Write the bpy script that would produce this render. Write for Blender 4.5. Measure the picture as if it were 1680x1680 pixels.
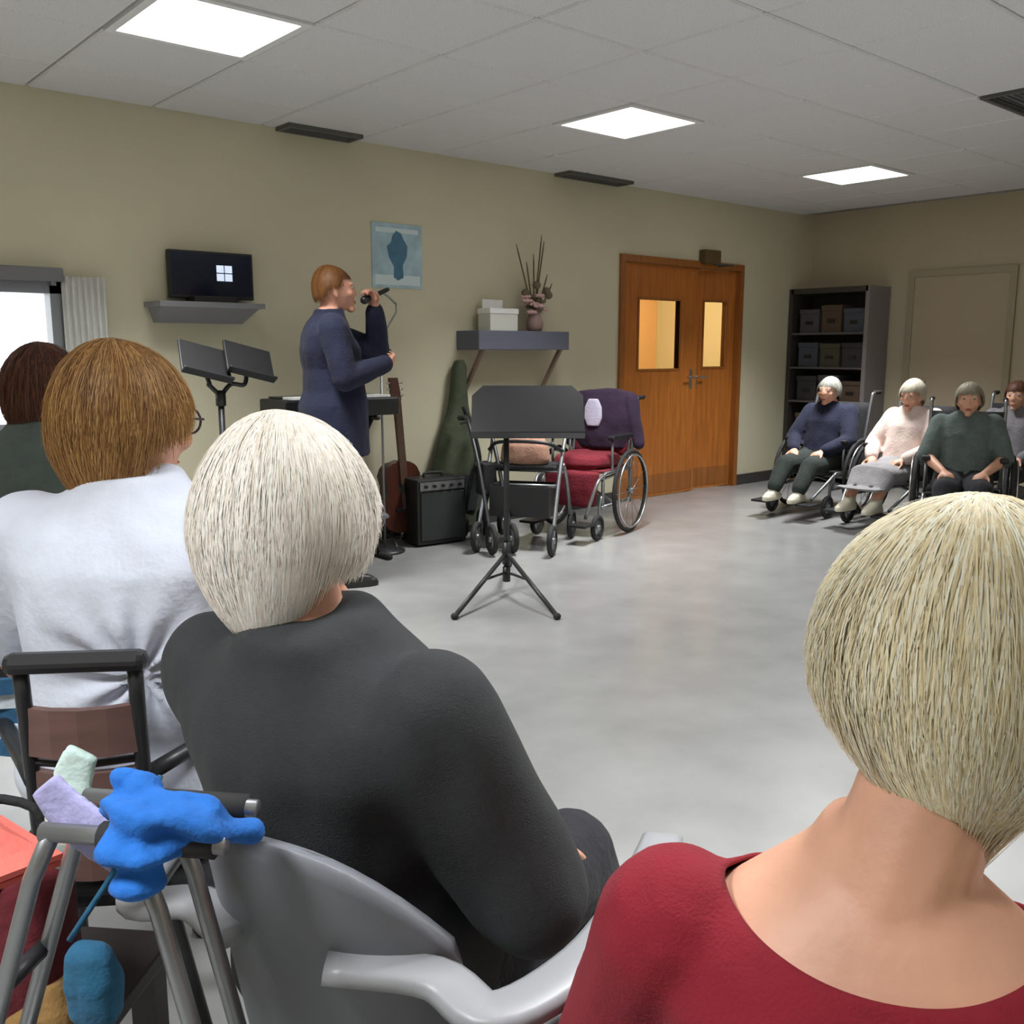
import bpy, bmesh, math, random
import numpy as np
from mathutils import Vector, Matrix, noise
random.seed(7)
S = bpy.context.scene
for o in list(bpy.data.objects): bpy.data.objects.remove(o)
COL = S.collection
PI = math.pi; R = math.radians

# ---------------------------------------------------------------- camera
FPX = 1560.0; YH = 575.0; VX = 2660.0; CH = 1.29
PITCH = math.atan((840-YH)/FPX)
TH = math.atan((VX-840)/(FPX/math.cos(PITCH)))
CAM = Vector((0, 0, CH))
Fh = Vector((math.cos(TH), math.sin(TH), 0)); Rt = Vector((math.sin(TH), -math.cos(TH), 0)); Zv = Vector((0, 0, 1))
FW = math.cos(PITCH)*Fh-math.sin(PITCH)*Zv; UP = math.sin(PITCH)*Fh+math.cos(PITCH)*Zv
cd = bpy.data.cameras.new('camera'); cam = bpy.data.objects.new('camera', cd); COL.objects.link(cam)
cam.location = CAM; cam.rotation_euler = (PI/2-PITCH, 0, TH-PI/2)
cd.sensor_width = 36; cd.lens = 36*FPX/1680; cd.clip_start = .02
S.camera = cam
def ray(x, y): return FPX*FW+(x-840)*Rt+(840-y)*UP
def onz(x, y, z): r = ray(x, y); return CAM+r*((z-CH)/r.z)
def ony(x, y, Y): r = ray(x, y); return CAM+r*(Y/r.y)
def onx(x, y, X): r = ray(x, y); return CAM+r*(X/r.x)
def atd(x, y, d): return CAM+ray(x, y)*(d/FPX)
def facing(a): return TH-R(a)-PI/2          # rotation for a thing facing +Y locally, a degrees right of the view direction

# ---------------------------------------------------------------- world, exposure
w = bpy.data.worlds.new('sky'); S.world = w; w.use_nodes = True
w.node_tree.nodes['Background'].inputs[0].default_value = (.93, .97, 1, 1)
w.node_tree.nodes['Background'].inputs[1].default_value = 4.0
vs = S.view_settings; vs.view_transform = 'Standard'; vs.look = 'None'; vs.gamma = 1; vs.use_curve_mapping = False
vs.exposure = 0.0
LAMP = 5.0; LAMPW = 36.0; SPREAD = 100         # ceiling lights: glow of the diffusers, power and spread of each

# ---------------------------------------------------------------- materials
MATS = {}
def mat(name, col, rough=.6, metal=0., nscale=0, namt=.0, bump=0., bscale=60, emit=None, estr=0., spec=.5, coat=0., sheen=0., stretch=None):
    if name in MATS: return MATS[name]
    m = bpy.data.materials.new(name); m.use_nodes = True; nt = m.node_tree; b = nt.nodes['Principled BSDF']
    b.inputs['Base Color'].default_value = (*col, 1); b.inputs['Roughness'].default_value = rough; b.inputs['Metallic'].default_value = metal
    b.inputs['Specular IOR Level'].default_value = spec; b.inputs['Coat Weight'].default_value = coat
    if sheen: b.inputs['Sheen Weight'].default_value = sheen
    tc = nt.nodes.new('ShaderNodeTexCoord'); src = tc.outputs['Object']
    if stretch:
        mp = nt.nodes.new('ShaderNodeMapping'); mp.inputs['Scale'].default_value = stretch; nt.links.new(src, mp.inputs[0]); src = mp.outputs[0]
    if namt:
        n = nt.nodes.new('ShaderNodeTexNoise'); n.inputs['Scale'].default_value = nscale; n.inputs['Detail'].default_value = 5
        nt.links.new(src, n.inputs['Vector'])
        r = nt.nodes.new('ShaderNodeValToRGB'); r.color_ramp.elements[0].position = .3; r.color_ramp.elements[1].position = .7
        r.color_ramp.elements[0].color = (*[c*(1-namt) for c in col], 1); r.color_ramp.elements[1].color = (*[min(1, c*(1+namt)) for c in col], 1)
        nt.links.new(n.outputs['Fac'], r.inputs[0]); nt.links.new(r.outputs[0], b.inputs['Base Color'])
    if bump:
        n2 = nt.nodes.new('ShaderNodeTexNoise'); n2.inputs['Scale'].default_value = bscale; n2.inputs['Detail'].default_value = 4
        nt.links.new(src, n2.inputs['Vector'])
        bp = nt.nodes.new('ShaderNodeBump'); bp.inputs['Strength'].default_value = bump; bp.inputs['Distance'].default_value = .01
        nt.links.new(n2.outputs['Fac'], bp.inputs['Height']); nt.links.new(bp.outputs[0], b.inputs['Normal'])
    if emit:
        b.inputs['Emission Color'].default_value = (*emit, 1); b.inputs['Emission Strength'].default_value = estr
    MATS[name] = m; return m
def srgb(r, g, b): return tuple((c/255/12.92 if c/255 <= .04045 else ((c/255+.055)/1.055)**2.4) for c in (r, g, b))
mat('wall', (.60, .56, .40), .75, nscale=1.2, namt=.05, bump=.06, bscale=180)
mat('wall_shaded', (.50, .43, .30), .75, nscale=1.2, namt=.05, bump=.06, bscale=180)  # same paint as the back wall, its dimmer light put into the colour
mat('ceil_back', (.34, .335, .33), .9)
mat('tile', (.72, .715, .71), .9, nscale=140, namt=.10, bump=.25, bscale=220)
mat('floor', (.31, .31, .305), .22, nscale=3.5, namt=.10, bump=.015, bscale=8, spec=.5)
mat('base', (.05, .045, .04), .5)
mat('white_frame', (.8, .8, .8), .4)
mat('grey_frame', (.22, .23, .25), .45)
mat('lamp', (1, 1, 1), .5, emit=(1, .985, .95), estr=LAMP)
mat('vent', (.10, .10, .09), .6)
def glass():
    m = bpy.data.materials.new('glass'); m.use_nodes = True; nt = m.node_tree
    out = nt.nodes['Material Output']; nt.nodes.remove(nt.nodes['Principled BSDF'])
    t = nt.nodes.new('ShaderNodeBsdfTransparent'); g = nt.nodes.new('ShaderNodeBsdfGlossy'); g.inputs['Roughness'].default_value = .03
    mx = nt.nodes.new('ShaderNodeMixShader'); mx.inputs[0].default_value = .05
    nt.links.new(t.outputs[0], mx.inputs[1]); nt.links.new(g.outputs[0], mx.inputs[2]); nt.links.new(mx.outputs[0], out.inputs[0])
    MATS['glass'] = m
glass()
mat('door_wood', srgb(176, 104, 40), .38, nscale=5, namt=.22, bump=.05, bscale=30, stretch=(6, 6, .5), coat=.15)
mat('door_frame', srgb(150, 92, 40), .42, nscale=5, namt=.2, stretch=(6, 6, .5))
mat('metal', (.55, .55, .56), .3, 1.0)
mat('grey_metal', (.30, .31, .32), .38, .8)
mat('dark_metal', (.035, .035, .038), .4, .3)
mat('black', (.012, .012, .013), .45)
mat('black_cloth', (.014, .014, .016), .85, bump=.3, bscale=120)
mat('rubber', (.02, .02, .02), .8)
mat('screen', (.006, .010, .03), .12)
mat('screen_mark', (.5, .6, .8), .4, emit=(.75, .85, 1), estr=.75)
mat('shelf_grey', srgb(130, 130, 135), .5)
mat('paper', (.82, .82, .80), .8)
mat('poster_blue', srgb(165, 190, 200), .6, nscale=9, namt=.18)
mat('poster_teal', srgb(70, 115, 140), .6, nscale=15, namt=.2)
mat('poster_pale', srgb(205, 220, 222), .6)

# ---------------------------------------------------------------- mesh helpers
class MB:
    def __init__(s): s.v = []; s.f = []
    def add(s, vs_, fs, M=None):
        k = len(s.v)
        s.v += [tuple(M @ Vector(p)) if M else tuple(p) for p in vs_]; s.f += [tuple(i+k for i in f) for f in fs]; return s
    def box(s, lo, hi, M=None):
        x0, y0, z0 = lo; x1, y1, z1 = hi
        v = [(x0, y0, z0), (x1, y0, z0), (x1, y1, z0), (x0, y1, z0), (x0, y0, z1), (x1, y0, z1), (x1, y1, z1), (x0, y1, z1)]
        return s.add(v, [(0, 3, 2, 1), (4, 5, 6, 7), (0, 1, 5, 4), (1, 2, 6, 5), (2, 3, 7, 6), (3, 0, 4, 7)], M)
    def tube(s, pts, r, n=10, M=None, closed=False):
        pts = [Vector(p) for p in pts]; N = len(pts); rr = r if hasattr(r, '__len__') else [r]*N
        vs_ = []; fs = []; prev = None
        for i, p in enumerate(pts):
            if closed: t = pts[(i+1) % N]-pts[i-1]
            else: t = pts[min(i+1, N-1)]-pts[max(i-1, 0)]
            t = t.normalized() if t.length > 1e-9 else Vector((0, 0, 1))
            if prev is None:
                a = Vector((0, 0, 1)) if abs(t.z) < .9 else Vector((1, 0, 0)); u = t.cross(a).normalized()
            else: u = (prev-t*prev.dot(t)).normalized()
            prev = u; q = t.cross(u)
            for k in range(n):
                an = 2*PI*k/n; vs_.append(p+(u*math.cos(an)+q*math.sin(an))*rr[i])
        for i in range(N if closed else N-1):
            j = (i+1) % N
            for k in range(n): fs.append((i*n+k, i*n+(k+1) % n, j*n+(k+1) % n, j*n+k))
        if not closed: fs.append(tuple(range(n-1, -1, -1))); fs.append(tuple((N-1)*n+k for k in range(n)))
        return s.add(vs_, fs, M)
    def loft(s, rings, M=None):                      # list of equally long rings of points
        n = len(rings[0]); vs_ = [p for r in rings for p in r]; fs = []
        for i in range(len(rings)-1):
            for k in range(n): fs.append((i*n+k, i*n+(k+1) % n, (i+1)*n+(k+1) % n, (i+1)*n+k))
        fs.append(tuple(range(n-1, -1, -1))); fs.append(tuple((len(rings)-1)*n+k for k in range(n)))
        return s.add(vs_, fs, M)
    def lathe(s, prof, n=20, M=None):
        return s.loft([[(r*math.cos(2*PI*k/n), r*math.sin(2*PI*k/n), z) for k in range(n)] for r, z in prof], M)
    def ball(s, c, r, n=14, M=None):
        rx, ry, rz = r if hasattr(r, '__len__') else (r, r, r)
        m = n//2+1; rings = []
        for i in range(m):
            a = -PI/2+PI*(i+.08)/(m-1+.16)
            rings.append([(c[0]+rx*math.cos(a)*math.cos(2*PI*k/n), c[1]+ry*math.cos(a)*math.sin(2*PI*k/n), c[2]+rz*math.sin(a)) for k in range(n)])
        return s.loft(rings, M)
    def prism(s, poly, z0, z1, M=None):              # outline in x,y
        n = len(poly); return s.add([(x, y, z0) for x, y in poly]+[(x, y, z1) for x, y in poly], [tuple(range(n-1, -1, -1)), tuple(range(n, 2*n))]+[(k, (k+1) % n, n+(k+1) % n, n+k) for k in range(n)], M)
    def torus(s, c, rad, r, axis='x', n=28, m=8, M=None):
        pts = []
        for k in range(n):
            a = 2*PI*k/n; u, v_ = rad*math.cos(a), rad*math.sin(a)
            pts.append({'x': (c[0], c[1]+u, c[2]+v_), 'y': (c[0]+u, c[1], c[2]+v_), 'z': (c[0]+u, c[1]+v_, c[2])}[axis])
        return s.tube(pts, r, m, M, True)
    def mesh(s, name='m'):
        me = bpy.data.meshes.new(name); me.from_pydata(s.v, [], s.f); me.update(); return me
    def build(s, name, m, parent=None, smooth=False, bevel=0, label=None):
        me = s.mesh(name); bm = bmesh.new(); bm.from_mesh(me); bmesh.ops.recalc_face_normals(bm, faces=bm.faces); bm.to_mesh(me); bm.free()
        me.materials.append(MATS[m] if isinstance(m, str) else m)
        if smooth:
            for p in me.polygons: p.use_smooth = True
        o = bpy.data.objects.new(name, me); COL.objects.link(o)
        if parent: o.parent = parent
        if label: o['label'] = label
        if bevel:
            b = o.modifiers.new('bevel', 'BEVEL'); b.width = bevel; b.segments = 2; b.limit_method = 'ANGLE'
        return o
def tag(o, label, cat, group=None):
    o['label'] = label; o['category'] = cat
    if group: o['group'] = group
    return o
def thing(name, label, cat, loc=(0, 0, 0), rz=0, group=None):
    o = bpy.data.objects.new(name, None); COL.objects.link(o); o.location = loc; o.rotation_euler = (0, 0, rz); o.empty_display_size = .1
    return tag(o, label, cat, group)
def struct(o): o['kind'] = 'structure'; return o
def spline(pts, n=8):                                # Catmull-Rom through points
    P = [Vector(p) for p in pts]; P = [P[0]*2-P[1]]+P+[P[-1]*2-P[-2]]; out = []
    for i in range(1, len(P)-2):
        for k in range(n):
            t = k/n; a, b, c, d = P[i-1:i+3]
            out.append(.5*((2*b)+(c-a)*t+(2*a-5*b+4*c-d)*t*t+(3*b-a-3*c+d)*t**3))
    return out+[P[-2]]

# ---------------------------------------------------------------- the room
BASE = onz(1210, 795, 0); D = BASE.y
L = ony(1330, 500, D).x
H = ony(860, 277, D).z
X0, Y0 = -2.2, -2.6
T = .14
# floor, with the corridor floor behind the double door
struct(MB().box((X0, Y0, -.1), (L+T, D+2.2, 0)).build('floor', 'floor'))
# door opening and window opening in the back wall
DX0 = ony(1015, 500, D).x; DX1 = ony(1216, 500, D).x; DH = ony(1015, 416, D).z; DXM = ony(1150, 500, D).x
WX1 = ony(100, 500, D).x; WX0 = WX1-1.05; WZ1 = ony(60, 462, D).z; WZ0 = .85
b = MB()
HW = H+.02
for x0, x1, z0, z1 in ((X0-T, WX0, 0, HW), (WX0, WX1, 0, WZ0), (WX0, WX1, WZ1, HW), (WX1, DX0, 0, HW), (DX0, DX1, DH, HW), (DX1, L+T, 0, HW)):
    b.box((x0, D, z0), (x1, D+T, z1))
wb = struct(b.build('wall_back', 'wall'))
struct(MB().box((L, Y0-T, 0), (L+T, D, HW)).build('wall_right', 'wall_shaded'))
struct(MB().box((X0-T, Y0-T, 0), (X0, D, HW)).build('wall_left', 'wall'))
struct(MB().box((X0, Y0-T, 0), (L, Y0, HW)).build('wall_front', 'wall'))
struct(MB().box((WX1+.05, D-.018, 0), (DX0-.01, D, .10)).build('baseboard_back', 'base'))
struct(MB().box((DX1+.01, D-.018, 0), (L, D, .10)).build('baseboard_corner', 'base'))
struct(MB().box((L-.018, Y0, 0), (L, D-.02, .10)).build('baseboard_right', 'base'))
# ceiling: dark backing with lay-in tiles
ce = struct(MB().box((X0-T, Y0-T, H+.02), (L+T, D+T, H+.1)).build('ceiling', 'ceil_back'))
TP = .645
l2 = onz(1030, 202, H)
def tile_x(i): return l2.x+i*TP
def tile_y(j): return l2.y+j*TP
lamps = [(-4, 0), (0, 0), (4, 0), (-4, -5), (0, -5), (-8, 0), (-8, -5), (-4, -9), (0, -9)]
vents = [(2, -3)]
tm = None
for i in range(-11, 7):
    for j in range(-11, 3):
        x, y = tile_x(i), tile_y(j)
        if x+TP/2 < X0 or x-TP/2 > L or y+TP/2 < Y0 or y-TP/2 > D or (i, j) in lamps or (i, j) in vents: continue
        xa, xb, ya, yb = max(x-TP/2+.006, X0), min(x+TP/2-.006, L), max(y-TP/2+.006, Y0), min(y+TP/2-.006, D)
        if xb-xa < .04 or yb-ya < .04: continue
        full = xb-xa > TP-.02 and yb-ya > TP-.02
        if full and tm: o = bpy.data.objects.new('tile', tm); COL.objects.link(o)
        else:
            hx, hy = (xb-xa)/2, (yb-ya)/2
            o = MB().loft([[(-hx, -hy, .022), (hx, -hy, .022), (hx, hy, .022), (-hx, hy, .022)], [(-hx, -hy, .008), (hx, -hy, .008), (hx, hy, .008), (-hx, hy, .008)], [(-hx+.008, -hy+.008, 0), (hx-.008, -hy+.008, 0), (hx-.008, hy-.008, 0), (-hx+.008, hy-.008, 0)]]).build('tile', 'tile')
            if full: tm = o.data
        o.parent = ce; o.location = ((xa+xb)/2, (ya+yb)/2, H)
lamp_lab = {(-4, 0): 'square recessed ceiling light nearest the television, at the upper left', (0, 0): 'square recessed ceiling light in the middle of the row, left of the wooden doors', (4, 0): 'square recessed ceiling light farthest away, near the corner shelf unit'}
for (i, j) in lamps:
    t = thing('ceiling_light', lamp_lab.get((i, j), 'square recessed ceiling light out of the photograph, %s row, %s' % (('first', 'second', 'third')[(0, -5, -9).index(j)], {-8: 'left end', -4: 'left of the camera'}.get(i, 'right of the camera'))), 'ceiling light', (tile_x(i), tile_y(j), H), 0, 'recessed ceiling lights')
    q = TP/2-.006; e = .28
    fr = MB()
    for lo, hi in (((-q, -q, -.006), (q, -e, .02)), ((-q, e, -.006), (q, q, .02)), ((-q, -e, -.006), (-e, e, .02)), ((e, -e, -.006), (q, e, .02))): fr.box(lo, hi)
    fr.build('frame', 'white_frame', t); MB().box((-e, -e, .004), (e, e, .016)).build('diffuser', 'lamp', t)
    ld = bpy.data.lights.new('lamp_light', 'AREA'); ld.shape = 'SQUARE'; ld.size = .54; ld.energy = LAMPW; ld.spread = R(SPREAD); ld.color = (.97, .985, 1)
    lo_ = bpy.data.objects.new('lamp_light', ld); COL.objects.link(lo_); lo_.parent = t; lo_.location = (0, 0, -.008)
def vent(loc, lx, ly, lab):
    t = thing('ceiling_vent', lab, 'vent', loc, 0, 'ceiling air vents')
    fr = MB(); q = .025
    for lo, hi in (((-lx, -ly, -.012), (lx, -ly+q, .018)), ((-lx, ly-q, -.012), (lx, ly, .018)), ((-lx, -ly+q, -.012), (-lx+q, ly-q, .018)), ((lx-q, -ly+q, -.012), (lx, ly-q, .018))): fr.box(lo, hi)
    fr.build('frame', 'vent', t)
    n = max(3, int(ly*2/.035))
    for k in range(n):
        y = -ly+q+(k+.5)*(2*ly-2*q)/n
        MB().box((-lx+q, -.012, -.002), (lx-q, .012, .002)).build('slat', 'vent', t).matrix_local = Matrix.Translation((0, y, .002)) @ Matrix.Rotation(R(38), 4, 'X')
for (xa, xb, lab) in ((450, 572, 'dark slatted air vent on ceiling edge above the television'), (908, 1012, 'dark slatted air vent on ceiling edge above the flower shelf')):
    pa = ony(xa, 210, D).x; pb = ony(xb, 290, D).x
    vent(((pa+pb)/2, D-.10, H-.012), (pb-pa)/2, .085, lab)
vent((tile_x(2), tile_y(-3), H), TP/2-.006, TP/2-.006, 'dark square air vent in ceiling at the right edge of the photograph')

# window with frame, panes and a grey curtain beside it
win = MB(); fw = .06
for lo, hi in (((WX0, D-.03, WZ0), (WX0+fw, D+.08, WZ1)), ((WX1-fw, D-.03, WZ0), (WX1, D+.08, WZ1)), ((WX0, D-.03, WZ1-fw), (WX1, D+.08, WZ1)), ((WX0, D-.03, WZ0), (WX1, D+.08, WZ0+fw)), (((WX0+WX1)/2-.02, D-.01, WZ0), ((WX0+WX1)/2+.02, D+.06, WZ1))): win.box(lo, hi)
wo = struct(win.build('window_1', 'grey_frame'))
for xa, xb in ((WX0+fw, (WX0+WX1)/2-.02), ((WX0+WX1)/2+.02, WX1-fw)):
    MB().box((xa, D+.02, WZ0+fw), (xb, D+.026, WZ1-fw)).build('pane', 'glass', wo)
MB().box((WX0-.06, D-.12, WZ0-.04), (WX1+.05, D, WZ0)).build('window_sill', 'white_frame', wo)
mat('rail', (.16, .16, .17), .5)
mat('curtain', srgb(208, 208, 203), .9, nscale=6, namt=.08)
cx1 = ony(166, 500, D).x
r_ = thing('curtain_rail', 'dark grey curtain rail box above the bright window', 'curtain rail', (WX0-.1, D-.09, WZ1+.0))
MB().box((0, 0, 0), (WX1-WX0+.1, .09, .07)).build('cover', 'rail', r_, bevel=.006)
for x in (.05, WX1-WX0+.05): MB().box((x-.012, .01, -.02), (x+.012, .09, 0)).build('bracket', 'rail', r_)
cw = cx1-WX1+.02; rows = []
for zz in range(14):
    z = .30+(WZ1+.03-.30)*zz/13; ring = []
    for k in range(40): ring.append((WX1-.01+cw*k/39, D-.06+.018*math.sin(k*1.15+.3*math.sin(zz*.4)), z))
    for k in range(39, -1, -1): ring.append((WX1-.01+cw*k/39, D-.055+.018*math.sin(k*1.15+.3*math.sin(zz*.4)), z))
    rows.append(ring)
tag(MB().loft(rows).build('curtain', 'curtain', None, True), 'pale grey curtain hanging in folds to the right of the bright window', 'curtain')

# double door with frame and lit corridor behind
d1 = struct(MB().box((DX0-.0, D-.025, 0), (DX0+.055, D+T, DH)).box((DX1-.055, D-.025, 0), (DX1, D+T, DH)).box((DX0+.055, D-.025, DH-.055), (DX1-.055, D+T, DH)).build('door_1', 'door_frame'))
def leaf(x0, x1, hinge, ang, px0, px1, pz0, pz1, knob):
    # slab with a glazed vision panel, built around its hinge edge
    g = bpy.data.objects.new('door_leaf', None); hx = x0 if hinge < 0 else x1
    b = MB(); y0, y1 = 0, .044; Z1 = DH-.06
    for a0, a1, z0, z1 in ((x0, px0, .008, Z1), (px1, x1, .008, Z1), (px0, px1, .008, pz0), (px0, px1, pz1, Z1)): b.box((a0-hx, y0, z0), (a1-hx, y1, z1))
    o = b.build('door_leaf', 'door_wood', d1); o.location = (hx, D+.03, 0); o.rotation_euler = (0, 0, R(ang))
    MB().box((px0-hx, .018, pz0), (px1-hx, .024, pz1)).build('pane', 'glass', o)
    q = .018; m = MB()
    for a0, a1, z0, z1 in ((px0-q, px1+q, pz0-q, pz0), (px0-q, px1+q, pz1, pz1+q), (px0-q, px0, pz0, pz1), (px1, px1+q, pz0, pz1)): m.box((a0-hx, -.008, z0), (a1-hx, .052, z1))
    m.build('glazing_bead', 'door_frame', o)
    MB().box((knob-.02-hx, -.004, .95), (knob+.02-hx, 0, 1.12)).tube([(knob-hx, -.003, 1.05), (knob-hx, -.05, 1.05), (knob-hx-.1*(-hinge if hinge > 0 else 1)*1, -.05, 1.05)], .009).build('handle', 'metal', o)
    MB().box((x0-hx+.02, -.003, .03), (x1-hx-.02, 0, .2)).build('kick_plate', 'door_frame', o)
    return o
zt = ony(1085, 492, D).z; zb = ony(1085, 605, D).z
leaf(DX0+.058, DXM-.002, -1, 0, ony(1053, 500, D).x, ony(1120, 500, D).x, zb, zt, DXM-.08)
zt2 = ony(1180, 495, D).z
leaf(DXM+.002, DX1-.058, 1, -9, ony(1168, 500, D).x, ony(1198, 500, D).x, zb+.01, zt2, DXM+.07)
cl = thing('door_closer', 'small dark brown door closer box above the join of the wooden doors', 'door closer', (DXM+.06, D-.03, DH+.03))
mat('brown_box', srgb(92, 74, 44), .5)
MB().box((-.11, -.05, -.05), (.11, .03, .07)).build('body', 'brown_box', cl, bevel=.008)
MB().tube([(0.05, -.03, -.05), (.2, -.12, -.06), (.12, -.01, -.065)], .008).build('arm', 'dark_metal', cl)
mat('corr', (.80, .70, .45), .8); mat('corr_wood', srgb(238, 190, 135), .5)
struct(MB().box((DX0-1.2, D+2.0, 0), (L+T, D+2.2, 2.5)).build('wall_corridor', 'corr'))
struct(MB().box((DX0-1.2, D+T, 0), (DX0-1.1, D+2.0, 2.5)).build('wall_corridor_end', 'corr'))
struct(MB().box((L+T-.1, D+T, 0), (L+T, D+2.0, 2.5)).build('wall_corridor_side', 'corr'))
struct(MB().box((DX0-1.2, D+T, 2.5), (L+T, D+2.2, 2.6)).build('ceiling_corridor', 'corr'))
dl = thing('corridor_light', 'warm ceiling light in the corridor seen through the door panes', 'ceiling light', ((DX0+DX1)/2+.6, D+1.0, 2.5))
mat('warm_lamp', (1, .9, .7), .5, emit=(1, .82, .52), estr=45.)
MB().lathe([(.30, 0), (.30, -.03), (.24, -.07), (.10, -.085)], 24).build('shade', 'warm_lamp', dl, True); MB().lathe([(.32, 0), (.32, -.02), (.30, -.02), (.30, 0)], 24).build('rim', 'white_frame', dl)
xl = ony(1053, 500, D+1.98).x; xr = ony(1076, 500, D+1.98).x
struct(MB().box((xl-.3, D+1.96, 0), (xr, D+2.0, 2.2)).build('door_2', 'corr_wood'))
#==PART2==
# ---------------------------------------------------------------- people
def skin(name, col): return mat(name, col, .5, nscale=14, namt=.08, bump=.08, bscale=90)
skin('skin_fair', srgb(222, 168, 140)); skin('skin_pink', srgb(214, 156, 132)); skin('skin_tan', srgb(190, 130, 98))
mat('eye_white', (.5, .48, .46), .3); mat('eye_dark', (.03, .02, .015), .2); mat('lip', srgb(170, 92, 84), .5)
def fabric(name, col, namt=.12, nscale=25, bump=.35, bscale=70, rough=.9, sheen=.03): return mat(name, col, rough, nscale=nscale, namt=namt, bump=bump, bscale=bscale, sheen=sheen)
def hairmat(name, rough=.55):
    m = bpy.data.materials.new(name); m.use_nodes = True; nt = m.node_tree; b = nt.nodes['Principled BSDF']
    a = nt.nodes.new('ShaderNodeAttribute'); a.attribute_name = 'Col'; nt.links.new(a.outputs['Color'], b.inputs['Base Color'])
    b.inputs['Roughness'].default_value = rough; b.inputs['Specular IOR Level'].default_value = .35; MATS[name] = m
hairmat('hair')
def cap(mb, p0, r0, p1, r1, n=12, sq=None):           # tapered capsule
    p0, p1 = Vector(p0), Vector(p1); t = (p1-p0).normalized(); pts = []; rr = []
    for a in (-80, -55, -28): pts.append(p0+t*r0*math.sin(R(a))); rr.append(r0*math.cos(R(a)))
    pts.append(p0); rr.append(r0); pts.append((p0+p1)/2); rr.append((r0+r1)/2); pts.append(p1); rr.append(r1)
    for a in (28, 55, 80): pts.append(p1+t*r1*math.sin(R(a))); rr.append(r1*math.cos(R(a)))
    mb.tube(pts, rr, n)
def oval_loft(mb, rings, n=28, power=2.3):             # rings: centre, half width, half depth, lateral axis, depth axis
    out = []
    for c, w_, d_, ax, ay in rings:
        r = []
        for k in range(n):
            a = 2*PI*k/n; ca, sa = math.cos(a), math.sin(a); e = 2/power
            r.append(Vector(c)+ax*(w_*math.copysign(abs(ca)**e, ca))+ay*(d_*math.copysign(abs(sa)**e, sa)))
        out.append(r)
    mb.loft(out)
def remeshed(mb, vox, smooth=2):
    me = mb.mesh('tmp'); bm = bmesh.new(); bm.from_mesh(me); bmesh.ops.recalc_face_normals(bm, faces=bm.faces); bm.to_mesh(me); bm.free()
    o = bpy.data.objects.new('tmp', me); COL.objects.link(o)
    r = o.modifiers.new('r', 'REMESH'); r.mode = 'VOXEL'; r.voxel_size = vox; r.use_smooth_shade = True
    if smooth: sm = o.modifiers.new('s', 'SMOOTH'); sm.iterations = smooth; sm.factor = .5
    dg = bpy.context.evaluated_depsgraph_get(); out = bpy.data.meshes.new_from_object(o.evaluated_get(dg))
    bpy.data.objects.remove(o); bpy.data.meshes.remove(me); return out
def wrinkle(me, amp, sc, seed, fn=None):
    off = Vector((seed*3.7, seed*1.3, seed*2.1)); nr = [v.normal.copy() for v in me.vertices]
    for v, n_ in zip(me.vertices, nr):
        q = v.co; k = noise.noise(Vector((q.x*sc, q.y*sc, q.z*sc*.55))+off)+.5*noise.noise(Vector((q.x*sc*2.3, q.y*sc*2.3, q.z*sc*1.2))+off)
        k = k*amp
        if fn: k += fn(q)
        v.co = q+n_*k
    me.update()
def finish(me, name, m, parent):
    me.name = name; me.materials.clear(); me.materials.append(MATS[m])
    for p in me.polygons: p.use_smooth = True; p.material_index = 0
    o = bpy.data.objects.new(name, me); COL.objects.link(o)
    if parent: o.parent = parent
    return o
def head_prims(mb, M, s=1.0, jowl=1.0):
    # skull and face in a head frame: +y is the face, z up, origin at skull centre
    n, m = 28, 20; rings = []
    for i in range(m+1):
        a = -PI/2+PI*(i+.15)/(m+.3); z = math.sin(a)*.112; c = math.cos(a); ring = []
        for k in range(n):
            t = 2*PI*k/n; x = c*math.cos(t)*.076; y = c*math.sin(t)*.094
            f_ = max(0, math.sin(t))
            if z < 0: x *= 1-.25*(-z/.112)**1.4*jowl; y = y*(1-.34*(-z/.112)**1.2) if y < 0 else y*(1-.06*(-z/.112))
            if z > .03 and y > 0: y *= 1-.10*(z-.03)/.08
            ring.append((x*s, (y+(.012 if z < 0 else 0)*f_)*s, z*s))
        rings.append(ring)
    mb.loft(rings, M)
    def E_(c, r): mb.ball([q*s for q in c], [q*s for q in r], 12, M)
    mb.loft([[(sx*w_*s, (y+dy)*s, z*s) for sx, dy in ((-1, -.02), (-.55, .004), (0, .010), (.55, .004), (1, -.02))] for w_, y, z in ((.008, .088, .028), (.010, .096, .008), (.014, .104, -.014), (.017, .104, -.026), (.012, .092, -.034))], M)   # nose
    E_((0, .086, -.060), (.026, .014, .0075)); E_((0, .085, -.071), (.022, .013, .007))                                   # lips
    E_((0, .076, -.098), (.026, .022, .018))                                                                        # chin
    for sx in (-1, 1):
        E_((sx*.034, .080, .026), (.022, .014, .007)); E_((sx*.044, .066, -.022), (.024, .022, .02))                      # brow, cheek
        E_((sx*.079, -.008, -.008), (.008, .017, .030)); E_((sx*.083, -.014, .008), (.007, .012, .016)); E_((sx*.079, -.004, -.034), (.007, .009, .010))   # ear
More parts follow.
